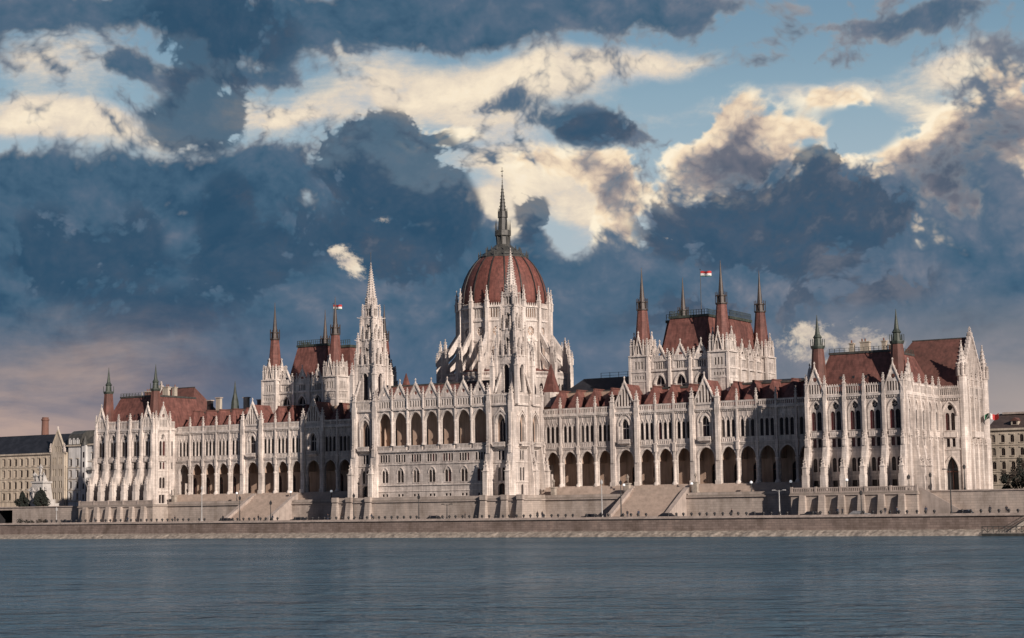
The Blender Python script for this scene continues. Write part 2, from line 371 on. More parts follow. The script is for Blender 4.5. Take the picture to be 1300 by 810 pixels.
    wall.box(XE-.02,99.3,.02,6,9.9,31.8,'stone'); wall.box(X0-.9,X0-.02,.02,15,9.9,31.8,'stone')
    w=wall.build('wing',PB)
    for nme,mb in subs: mb.build(nme,w)
    for dm in doors: dm.build('gallery_door',w)
    # roof: long mansard with one steep hipped dormer roof per bay
    rf=MB()
    rf.mesh([(X0,3.6,30.4),(XE,3.6,30.4),(XE,8.5,36.3),(X0,8.5,36.3),(X0,15,36.3),(XE,15,36.3),(X0,15,30.4),(XE,15,30.4)],[(0,1,2,3),(3,2,5,4),(0,3,4,6),(1,7,5,2)],'tile')
    rf.box(X0,XE,8.2,15,36.25,36.75,'lead')
    r=rf.build('roof',w)
    for k,a,b in bays:
        t=MB(); uc=(a+b)/2
        if k=='w':
            h=(b-a)/2-.15; 
            V=[(uc-h,.9,30.4),(uc+h,.9,30.4),(uc+h,9.2,30.4),(uc-h,9.2,30.4),(uc-.12,4.2,36.7),(uc+.12,4.2,36.7),(uc+.12,9.2,36.7),(uc-.12,9.2,36.7)]
            t.hexa(V,'tile'); t.box(uc-.28,uc+.28,4.1,9.2,36.6,36.95,'tile_dark')
        else:
            V=[(a+.3,.5,31.4),(b-.3,.5,31.4),(uc,.5,37.4),(a+.3,9,31.4),(b-.3,9,31.4),(uc,9,37.4)]
            t.mesh(V,[(0,2,5,3),(1,4,5,2),(0,1,2)],'tile')
        t.build('dormer_roof',w)
    return w
wing=build_wing()

# ================================================================== PAVILION
XL=99.2; XR=122.0; YP=-8.5
def pav_bay(wall,subs,F,uc,bw,gabled,lower=True,red=True):
    a,b=uc-bw/2,uc+bw/2
    H=[]
    H.append(rect(uc-1.2,uc+1.2,10.2,12.6)) if lower else None
    H+=light_holes(uc,2,.95,.35,14.5,17.6)
    H+=light_holes(uc,2,.82,.42,19.95,21.9,True)
    H+=light_holes(uc,2,1.05,.3,23.75,28.0)
    rr=.72; H.append([(uc+rr*math.cos(2*PI*k/10),29.15+rr*math.sin(2*PI*k/10)) for k in range(10)])
    wall.panel(F,rect(a,b,9.9,31.4),H,0,.45)
    hood(wall,F,uc,1.42,27.4,30.2,0,.25,.3)
    for s in (-1,1): wall.fbox(F,uc+s*1.55-.13,uc+s*1.55+.13,23.6,27.4,0,.22,'trim')
    wall.fbox(F,a,b,19.3,19.6,0,.16,'trim'); wall.fbox(F,a,b,13.4,13.7,0,.2,'trim')
    wall.fbox(F,uc-1.5,uc+1.5,22.15,22.4,0,.4,'trim'); wall.fbox(F,uc-1.45,uc+1.45,22.4,23.35,.2,.34,'trim')
    for i in range(6): wall.fbox(F,uc-1.3+i*.52-.07,uc-1.3+i*.52+.07,22.5,23.25,.34,.4,'trim')
    wall.fbox(F,a,b,31.1,31.6,-.1,.42,'trim')
    n=int(bw/.55)
    for i in range(n): wall.fbox(F,a+.15+i*.55,a+.4+i*.55,30.65,31.1,0,.32,'trim')
    if lower:
        o=MB(); o.face([F(p,q,-.4) for p,q in rect(uc-1.22,uc+1.22,10.1,12.62)],'glass'); o.fbox(F,uc-.1,uc+.1,10.1,12.6,-.4,-.2,'trim'); subs.append(('window',o))
    subs.append(('window',lights(F,uc,2,.95,.35,14.5,17.6)))
    subs.append(('window',lights(F,uc,2,.82,.42,19.95,21.9,head='flat',mat='redglass' if red else 'glass')))
    m=lights(F,uc,2,1.05,.3,23.75,28.0,mat='redglass' if red else 'glass')
    m.face([F(uc+.75*math.cos(2*PI*k/10),29.15+.75*math.sin(2*PI*k/10),-.4) for k in range(10)],'glass')
    for k in range(3):
        c=PI*k/3; m.hexa([F(uc+.7*math.cos(c)*s+e*.05*math.sin(c),29.15+.7*math.sin(c)*s-e*.05*math.cos(c),dd) for dd in (-.38,-.3) for s,e in ((-1,-1),(1,-1),(1,1),(-1,1))],'trim')
    subs.append(('window',m))
    if gabled:
        sl=[(i*.62,.36,32.0,34.1) for i in (-2,-1,0,1,2)]
        subs.append(('gable',gable(F,uc,bw/2-.12,31.6,37.6,.42,sl,rose=(35.2,.55))))
    else:
        p=MB(); parapet(p,F,a+.3,b-.3,31.6,33.7,.15,.56,.19,cren=.35); subs.append(('parapet',p))
def pav_buttress(F,u,feet=True,z0=10,big=1.0):
    b=MB(); w=.55
    b.fbox(F,u-w*.75,u+w*.75,20,31.4,-.1,.75*big,'trim'); b.fbox(F,u-w*.6,u+w*.6,31.4,33.2,-.1,.6*big,'trim')
    b.fbox(F,u-w*.55,u+w*.55,22,30,.75*big,1.0*big,'trim')
    if feet:
        V=[(0,13.6),(3.0*big,13.6),(2.5*big,15.2),(1.5*big,19),(.8*big,22.5),(0,22.5)]
        n=len(V); P=[F(u-w,z,d) for d,z in V]+[F(u+w,z,d) for d,z in V]
        b.mesh(P,[tuple(range(n)),tuple(reversed(range(n,2*n)))]+[(i,(i+1)%n,n+(i+1)%n,n+i) for i in range(n)],'trim')
        b.fbox(F,u-w*1.15,u+w*1.15,z0,13.8,0,3.3*big,'trim')
        q=F(u,0,2.75*big); pinnacle(b,q[0],q[1],13.8,.95,1.6,2.4)
        q=F(u,0,1.2*big); pinnacle(b,q[0],q[1],20.2,.7,1.4,2.0)
    else:
        b.fbox(F,u-w,u+w,z0,20.2,0,1.0,'trim')
        q=F(u,0,.7); pinnacle(b,q[0],q[1],20.2,.6,1.0,1.5)
    q=F(u,0,.3); pinnacle(b,q[0],q[1],33.2,.58,.9,2.0)
    return b
def pav_pier_lower(mb,u): pass
def turret(mb_stone,x,y,parent,zr=32.0,zt=42.4,ztip=50.2,r0=2.0,r1=1.3):
    t=MB()
    t.lathe(x,y,[(r0*1.08,31),(r0*1.08,zr)],8,None,'trim')
    t.lathe(x,y,[(r0*1.06,zr),(r1,zt)],8,None,'tile_dark'); t.lathe(x,y,[(r0*1.0,zr+.5),(r0*1.14,zr+.5),(r0*1.12,zr+.62)],8,None,'tile_dark')
    o=t.build('turret',parent)
    s=MB(); s.lathe(x,y,[(r1*1.1,zt),(r1*1.25,zt+.5),(r1*1.25,zt+.7),(r1*.75,zt+.7),(r1*.62,zt+2.4),(r1*.8,zt+2.6),(r1*.42,zt+3.4),(.16,zt+6.6),(.05,ztip)],8,None,'copper')
    for k in range(8):
        a=PI/8+k*PI/4; s.tube((x+r1*1.2*math.cos(a),y+r1*1.2*math.sin(a),zt+.7),(x+r1*1.2*math.cos(a),y+r1*1.2*math.sin(a),zt+2.2),.08,'copper',4)
    s.build('spire',o); return o
def build_pavilion():
    wall=MB(); subs=[]
    FW=frame(XL,YP,1,0); L=XR-XL; bw=L/5
    for i in range(5): pav_bay(wall,subs,FW,bw*(i+.5),bw,i in (0,4))
    for i in range(6): subs.append(('buttress',pav_buttress(FW,bw*i+(.25 if i==0 else -.25 if i==5 else 0))))
    FS=frame(XR,YP,0,1); LS=23.5; bs=LS/5
    for i in range(5): pav_bay(wall,subs,FS,bs*(i+.5),bs,i==0)
    for i in range(6): subs.append(('buttress',pav_buttress(FS,bs*i+(.3 if i==0 else -.3 if i==5 else 0),feet=(i in (1,2)),big=.75)))
    FN=frame(XL,0,0,-1)   # inner return, facing the wing
    pav_bay(wall,subs,FN,5.2,5.6,True,red=True)
    wall.panel(FN,rect(0,2.4,9.9,31.6),light_holes(1.2,1,.7,.3,23.75,28)+light_holes(1.2,1,.6,.3,19.95,21.9,True)+light_holes(1.2,1,.6,.3,10.5,14),0,.4)
    for z in ((23.75,28.0),(19.95,21.9),(10.5,14)): subs.append(('window',lights(FN,1.2,1,.7,.3,*z)))
    wall.panel(FN,rect(8,8.5,9.9,31.6),[],0,.4); wall.fbox(FN,0,2.4,31.1,31.6,-.1,.42,'trim')
    p=MB(); parapet(p,FN,.2,2.2,31.6,33.7,.15,.46,.2); subs.append(('parapet',p))
    for u in (2.4,8.0):
        b=MB(); b.fbox(FN,u-.4,u+.4,9.9,33,-.1,.55,'trim'); q=FN(u,0,.2); pinnacle(b,q[0],q[1],33,.7,1.2,2.4); subs.append(('buttress',b))
    wall.box(XL+.7,XR-.7,YP+.7,15,9.9,31.5,'inner'); wall.box(XL+.4,XR-.4,YP+.4,15,31.3,31.55,'lead')
    w=wall.build('pavilion',PB)
    for nme,mb in subs: mb.build(nme,w)
    for x in (101.3,119.9): turret(None,x,-5.9,w)
    r=MB(); r.frus((XL+1.2,XR-1.2,YP+1.4,18),32.0,(103.2,117.2,-3.6,13),41.1,'tile')
    r.box(103,117.4,-3.8,13.2,41.05,41.55,'lead')
    ro=r.build('roof',w)
    for x,y in ((106.5,-5.35),(109.5,-5.35),(112.5,-5.35)):
        d=MB(); d.hexa([(x-.35,y-.6,35.2),(x+.35,y-.6,35.2),(x+.35,y+1,35.2),(x-.35,y+1,35.2),(x-.35,y-.3,36.0),(x+.35,y-.3,36.0),(x+.35,y+1,36.0),(x-.35,y+1,36.0)],'tile_dark'); d.face([(x-.28,y-.56,35.32),(x+.28,y-.56,35.32),(x+.28,y-.36,35.9),(x-.28,y-.36,35.9)],'iron_and_shade'); d.build('dormer',ro)
    for i,(x,wd,h) in enumerate(((105,.45,2.3),(108.2,1.1,2.5),(112.8,.5,2.4),(115.2,1.2,1.5))):
        c=MB(); c.box(x-wd,x+wd,5.5,6.7,41.5,41.8+h,'brick' if i==3 else 'cream'); c.box(x-wd-.15,x+wd+.15,5.35,6.85,41.8+h,42.05+h,'cream')
        for k in range(max(1,int(wd*2.5))): c.lathe(x-wd+.35+k*.75,6.1,[(.2,42.05+h),(.16,42.75+h)],6,None,'brick')
        c.build('chimney',ro)
    rl=MB(); rail(rl,[(103.2,-3.6),(117.2,-3.6),(117.2,13)],41.5,.9); rl.build('roof_railing',ro)
    return w
def rail(mb,pts,z,h,mat='copper',step=1.1,t=.05):
    for (x0,y0),(x1,y1) in zip(pts,pts[1:]):
        L=math.hypot(x1-x0,y1-y0); n=max(1,int(L/step))
        for i in range(n+1):
            x=x0+(x1-x0)*i/n; y=y0+(y1-y0)*i/n; mb.box(x-t,x+t,y-t,y+t,z,z+h,mat)
        mb.tube((x0,y0,z+h),(x1,y1,z+h),t,mat,4); mb.tube((x0,y0,z+h*.5),(x1,y1,z+h*.5),t*.8,mat,4)
pavilion=build_pavilion()

# ================================================================== SOUTH FRONT (gabled end block)
def build_end():
    wall=MB(); subs=[]
    XS=127.3; Y0=15.0; Y1=33.0
    FW=frame(XR,Y0,1,0)
    u=2.55
    H=[arch(u,1.45,9.9,14.4,17.7,7)]+light_holes(u,2,.8,.5,19.95,21.9,True)+light_holes(u,2,.95,.3,23.75,27.8)+[[(u+.65*math.cos(2*PI*k/10),28.95+.65*math.sin(2*PI*k/10)) for k in range(10)]]
    wall.panel(FW,rect(0,XS-XR,9.9,31.6),H,0,.9)
    hood(wall,FW,u,1.5,14.4,17.8,0,.2,.3); hood(wall,FW,u,1.6,27.2,30.3,0,.25,.3)
    wall.fbox(FW,0,XS-XR,19.3,19.6,0,.16,'trim'); wall.fbox(FW,u-1.6,u+1.6,22.2,23.3,0,.35,'trim'); wall.fbox(FW,0,XS-XR,31.1,31.6,-.1,.42,'trim')
    for i in range(9): wall.fbox(FW,.2+i*.55,.45+i*.55,30.65,31.1,0,.32,'trim')
    m=lights(FW,u,2,.95,.3,23.75,27.8,mat='redglass'); m.face([FW(u+.68*math.cos(2*PI*k/10),28.95+.68*math.sin(2*PI*k/10),-.8) for k in range(10)],'glass'); subs.append(('window',m))
    subs.append(('window',lights(FW,u,2,.8,.5,19.95,21.9,head='flat')))
    d=MB(); d.face([FW(p,q,-.85) for p,q in arch(u,1.47,9.9,14.4,17.75,7)],'iron_and_shade'); d.fbox(FW,u-.08,u+.08,9.9,17,-.85,-.7,'tile_dark'); d.fbox(FW,u-1.4,u+1.4,14.2,14.5,-.85,-.7,'tile_dark'); subs.append(('portal',d))
    p=MB(); parapet(p,FW,.3,XS-XR-.4,31.6,33.7,.15,.46,.2,cren=.35); subs.append(('parapet',p))
    FS=frame(XS,Y0,0,1); L=Y1-Y0; c=L/2
    H=[]; bw=3.6
    for i in (-1,0,1):
        H+=light_holes(c+i*bw,2,.9,.35,13.5,18.3)+light_holes(c+i*bw,2,.8,.4,19.95,21.9,True)+light_holes(c+i*bw,2,.95,.3,24.2,29.5)
    out=[(0,9.9),(L,9.9),(L,34),(c+.4,46.3),(c-.4,46.3),(0,34)]
    for k in range(-3,4): 
        top=42.5-abs(k)*2.0
        if top>36.4: H.append(arch(c+k*1.25,.28,34.6,top-.4,top,3))
    wall.panel(FS,out,H,0,.6)
    for i in (-1,0,1):
        for z,n,w,g,fl in (((13.5,18.3),2,.9,.35,None),((19.95,21.9),2,.8,.4,'flat'),((24.2,29.5),2,.95,.3,None)): subs.append(('window',lights(FS,c+i*bw,n,w,g,*z,head=fl)))
        hood(wall,FS,c+i*bw,1.3,28.6,31.2,0,.3,.3)
    gb=MB()
    for sg in (-1,1):
        gb.prism([(c+sg*c*1.0,33.8),(c+sg*c*1.0,34.9),(c,47.0),(c,46.0)],FS,-.7,.4,'trim')
        for k in range(1,13):
            t=k/13; gb.fbox(FS,c+sg*c*(1-t)-.2,c+sg*c*(1-t)+.2,34.7+12.2*t,35.5+12.2*t,-.4,.3,'trim')
    for k in range(-7,8):
        top=45.4-abs(k)*1.28
        gb.fbox(FS,c+k*1.15-.12,c+k*1.15+.12,31.6,top,0,.35,'trim')
    for z,dd in ((31.4,.5),(34.0,.4),(19.3,.25),(22.6,.3),(30.9,.35)): gb.fbox(FS,.4,L-.4,z,z+.35,0,dd,'trim')
    parapet(gb,FS,1,L-1,31.75,33.9,.6,.5,.2)
    gb.fbox(FS,c-3.4,c+3.4,22.2,23.6,0,1.2,'trim')
    q=FS(c,0,-.1); pinnacle(gb,q[0],q[1],46.2,.6,.4,1.6)
    subs.append(('gable',gb))
    for u0 in (.9,c-5.4,c-1.8,c+1.8,c+5.4,L-.9):
        b=MB(); e=u0 in (.9,L-.9)
        if e:
            q=FS(u0,0,.2); b.lathe(q[0],q[1],[(1.25,9.9),(1.25,22),(1.1,22.3),(1.1,36),(1.3,36.2),(.95,36.5),(.95,38.5)],8,None,'trim'); 
            spire(b,q[0],q[1],38.5,44.2,1.05,8,'trim',6,0,.14)
            for k in range(8):
                a=PI/8+k*PI/4; pinnacle(b,q[0]+1.15*math.cos(a),q[1]+1.15*math.sin(a),36.2,.36,1.6,1.5)
        else:
            b.fbox(FS,u0-.4,u0+.4,9.9,33.8,-.1,.9,'trim'); b.fbox(FS,u0-.55,u0+.55,9.9,19.4,-.1,1.4,'trim'); q=FS(u0,0,1.0); pinnacle(b,q[0],q[1],19.4,.7,1,1.8); q=FS(u0,0,.4); pinnacle(b,q[0],q[1],33.8,.8,1.6,2.6)
        subs.append(('buttress',b))
    wall.box(XR-8,XS-1.0,Y0+1.0,Y1-.7,9.9,33.6,'inner'); wall.box(XR-8,XS,Y1-.3,Y1,9.9,33.6)
    w=wall.build('end_block',PB)
    for nme,mb in subs: mb.build(nme,w)
    r=MB(); yc=24; xa=XS-.7; 
    r.mesh([(106,14.2,33.2),(xa,15.4,33.9),(xa,yc,45.6),(113.5,yc,45.6),(106,33.8,33.2),(xa,32.6,33.9)],[(0,1,2,3),(3,2,5,4),(0,3,4)],'tile_dark')
    r.box(113.3,xa,yc-.15,yc+.15,45.5,45.75,'lead')
    r.build('roof',w)
    return w
end_block=build_end()

# ================================================================== CHAMBER HALL (tall roofed block with four corner turrets)
LX1,LX2,LY1,LY2=48.5,70.3,10.1,33.5
def hall_gable(F,uc,d=0):
    g=gable(F,uc,1.75,43.2,46.9,d,[],rose=(44.7,.62),th=.35)
    for s in (-1,1):
        q=F(uc+s*2.05,0,d-.1); pinnacle(g,q[0],q[1],41.4,.5,3.0,2.0)
    return g
def build_hall():
    wall=MB(); subs=[]
    def side(F,u0,u1,n,gabled):
        bw=(u1-u0)/n
        for i in range(n):
            a=u0+bw*i; uc=a+bw/2
            H=[arch(uc,1.25,33,37.6,39.6,6)] if gabled else light_holes(uc,1,.9,.3,36.3,38)
            H+=[h for k in (-1.5,-.5,.5,1.5) for h in light_holes(uc+k*.62,1,.36,.3,41.3,43.0)]
            wall.panel(F,rect(a,a+bw,29,43.3),H,0,.6)
            if gabled:
                hood(wall,F,uc,1.35,37.6,39.8,0,.3,.35)
                m=MB(); m.face([F(p,q,-.5) for p,q in arch(uc,1.27,33,37.6,39.65,6)],'glass'); m.fbox(F,uc-.1,uc+.1,33,39.2,-.5,-.3,'trim'); m.fbox(F,uc-1.2,uc+1.2,37.2,37.4,-.5,-.32,'trim'); subs.append(('window',m))
            else: subs.append(('window',lights(F,uc,1,.9,.3,36.3,38,-.5)))
            m=MB()
            for k in (-1.5,-.5,.5,1.5): m.face([F(p,q,-.55) for p,q in arch(uc+k*.62,.2,41.25,42.8,43.05,3)],'iron_and_shade')
            subs.append(('gallery_light',m))
            subs.append(('gable',hall_gable(F,uc,.05)))
            for s in ((-1,1) if i==0 else (1,)):
                b=MB(); u=uc+s*bw/2; b.fbox(F,u-.35,u+.35,29,41.2,-.1,.7,'trim'); q=F(u,0,.35); pinnacle(b,q[0],q[1],41.2,.6,2.2,2.2); subs.append(('buttress',b))
        wall.fbox(F,u0,u1,40.7,41.2,-.1,.4,'trim'); wall.fbox(F,u0,u1,43.2,43.5,-.3,.25,'trim')
        p=MB(); parapet(p,F,u0,u1,43.5,44.6,.1,.5,.18); subs.append(('parapet',p))
    side(frame(0,8.9,1,0),LX1+2.4,LX2-2.4,3,True)
    side(frame(71.3,0,0,1),LY1+2.4,LY2-2.4,4,False)
    wall.box(LX1,LX2+.3,9.6,LY2+1,29,43.4,'inner')
    wall.box(LX1-1,LX1,9.6,LY2+1,29,43.4,'stone'); wall.box(LX1,LX2,9.4,LY2,43.3,43.5,'lead')
    w=wall.build('chamber_hall',PB)
    for nme,mb in subs: mb.build(nme,w)
    for x,y in ((LX1,LY1),(LX2,LY1),(LX1,LY2),(LX2,LY2)):
        t=MB(); a=2.6
        for F in (frame(x-a,y-a,1,0),frame(x+a,y-a,0,1),frame(x+a,y+a,-1,0),frame(x-a,y+a,0,-1)):
            H=[h for k in (-1,0,1) for h in light_holes(a+k*.85,1,.42,.3,41.4,43.3)]+[h for k in (-1.5,-.5,.5,1.5) for h in light_holes(a+k*.75,1,.3,.3,38.9,39.7)]
            t.panel(F,rect(0,2*a,29,44.6),H,0,.35)
            for k in (-1,0,1): t.face([F(p,q,-.33) for p,q in arch(a+k*.85,.23,41.35,43,43.35,3)],'glass')
            for k in (-1.5,-.5,.5,1.5): t.face([F(p,q,-.3) for p,q in arch(a+k*.75,.17,38.85,39.5,39.75,3)],'iron_and_shade')
            for z,dd in ((40.5,.18),(44.5,.35),(38.2,.12)): t.fbox(F,-.05,2*a+.05,z,z+.35,-.1,dd,'trim')
            for u in (.15,2*a-.15): t.fbox(F,u-.3,u+.3,29,44.6,-.1,.2,'trim')
            # crown: gablet over each face
            g=gable(F,a,1.05,44.85,49.3,0,[(-.36,.4,45.2,47.3),(.36,.4,45.2,47.3)],rose=(48.1,.26),th=.3); 
            t.v_off=len(t.v); i0=len(t.v); t.v+=g.v; t.f+=[tuple(i0+k for k in f) for f in g.f]; t.m+=g.m; t.s+=g.s
            for s in (-1,1):
                q=F(a+s*1.3,0,-.1); pinnacle(t,q[0],q[1],44.85,.4,2.4,1.6)
                q=F(a+s*2.25,0,-.4); pinnacle(t,q[0],q[1],44.85,.55,2.3,2.0)
        c=t.build('corner_turret',w)
        s=MB(); s.lathe(x,y,[(2.35,44.6),(1.25,56.3)],8,None,'tile'); s.build('turret_roof',c)
        s=MB(); s.lathe(x,y,[(1.3,56.3),(1.5,56.5),(1.5,56.75),(1.1,56.8),(1.0,58.3),(1.3,58.4),(1.3,58.65),(.7,58.7),(.55,60.5),(.22,64.5),(.05,67.3)],8,None,'bronze')
        for k in range(8):
            an=PI/8+k*PI/4; s.tube((x+1.4*math.cos(an),y+1.4*math.sin(an),56.7),(x+1.4*math.cos(an),y+1.4*math.sin(an),59.4),.09,'bronze',4)
        s.build('turret_spire',c)
    r=MB(); r.frus((53.0,65.9,10.3,22),43.5,(54.5,64.7,13.6,24),54.2,'tile'); r.frus((48.9,70.4,17.5,34),43.5,(50.6,68.0,19.6,32.5),53.9,'tile')
    r.box(54.2,65.0,13.3,19.9,54.15,54.75,'copper'); r.box(50.3,68.3,19.3,32.8,53.85,54.55,'copper')
    ro=r.build('roof',w)
    rl=MB(); rail(rl,[(50.5,19.5),(54.4,19.5),(54.4,13.5),(64.8,13.5),(64.8,19.5),(68.1,19.5),(68.1,32.6)],54.7,1.3,'copper',.7,.06); rl.build('roof_railing',ro)
    return w
hall=build_hall()

# ================================================================== SPIRE TOWER (beside the river front centre)
TX,TY=21.7,-9.3
def lancet_stage(mb,x,y,a,z0,z1,w,zb,zt,n=1,gap=.3):
    for F in (frame(x-a,y-a,1,0),frame(x+a,y-a,0,1),frame(x+a,y+a,-1,0),frame(x-a,y+a,0,-1)):
        H=light_holes(a,n,w,gap,zb,zt); mb.panel(F,rect(0,2*a,z0,z1),H,0,.5)
        tot=n*w+(n-1)*gap
        for i in range(n):
            u=a-tot/2+w/2+i*(w+gap); mb.face([F(p,q,-.48) for p,q in arch(u,w/2+.02,zb-.02,zt-w*.6,zt+.03,4)],'glass')
            hood(mb,F,u,w/2,zt-w*.6,zt,0,.2,.2)
        mb.prism([(a-w,zt+.1),(a+w,zt+.1),(a,zt+2.2)],F,0,.15,'trim')
def build_tower():
    t=MB(); x,y=TX,TY
    lancet_stage(t,x,y,2.75,33,45.0,1.6,36,43)
    lancet_stage(t,x,y,2.0,45,51.8,.8,46.2,49.8)
    lancet_stage(t,x,y,1.55,51.8,57.6,.7,52.8,56)
    lancet_stage(t,x,y,1.3,57.6,61.0,.5,58.2,60.2,2,.3)
    for z,a in ((45,2.95),(51.7,2.2),(57.5,1.75),(60.8,1.5)): t.box(x-a,x+a,y-a,y+a,z,z+.35,'trim')
    w=t.build('spire_tower',PB)
    s=MB(); spire(s,x,y,61.1,72.3,1.45,8,'trim',17,0,.17); s.tube((x,y,72),(x,y,75.3),.07,'iron_and_shade',5); 
    for k in range(8):
        a=k*PI/4; pinnacle(s,x+1.35*math.cos(a),y+1.35*math.sin(a),60.9,.35,.9,1.3)
    s.build('spire',w)
    # corner buttress piers stepping inwards, with pinnacles and gargoyles
    for sx in (-1,1):
        for sy in (-1,1):
            b=MB()
            for r,wd,z0,z1,hp in ((3.6,.95,33,42.5,3.4),(2.85,.8,40,46.8,2.9),(2.5,.62,45,51.2,2.6),(1.95,.5,50,56.0,2.2),(1.6,.42,55.5,59.5,1.9)):
                pinnacle(b,x+sx*r,y+sy*r,z0,wd,z1-z0,hp)
            b.hexa([(x+sx*2.5-.2,y+sy*2.5-.2,43.5),(x+sx*2.5+.2,y+sy*2.5-.2,43.5),(x+sx*2.5+.2,y+sy*2.5+.2,43.5),(x+sx*2.5-.2,y+sy*2.5+.2,43.5),(x+sx*3.6-.2,y+sy*3.6-.2,41),(x+sx*3.6+.2,y+sy*3.6-.2,41),(x+sx*3.6+.2,y+sy*3.6+.2,41),(x+sx*3.6-.2,y+sy*3.6+.2,41)],'trim')
            for z,r in ((45.1,2.9),(57.6,1.75),(51.7,2.2)): b.tube((x+sx*r,y+sy*r,z),(x+sx*(r+.95),y+sy*(r+.95),z+.15),.13,'trim',5,.08)
            b.build('buttress',w)
    for k,(dx,dy) in enumerate(((0,-1),(1,0),(-1,0),(0,1))):
        for r,z0,hs,hp,wd in ((3.05,44.9,1.6,2.2,.5),(2.3,51.6,1.6,1.9,.45)):
            for o in (-.9,.9):
                g=MB(); pinnacle(g,x+dx*r*.92+dy*o,y+dy*r*.92+dx*o,z0,wd,hs,hp); g.build('pinnacle',w)
        for o in (-2.6,2.6):
            g=MB(); g.tube((x+dx*2.8+dy*o*.6,y+dy*2.8+dx*o*.6,41),(x+dx*3.9+dy*o,y+dy*3.9+dx*o,36),.28,'trim',5); g.build('flying_strut',w)
    return w
tower=build_tower()

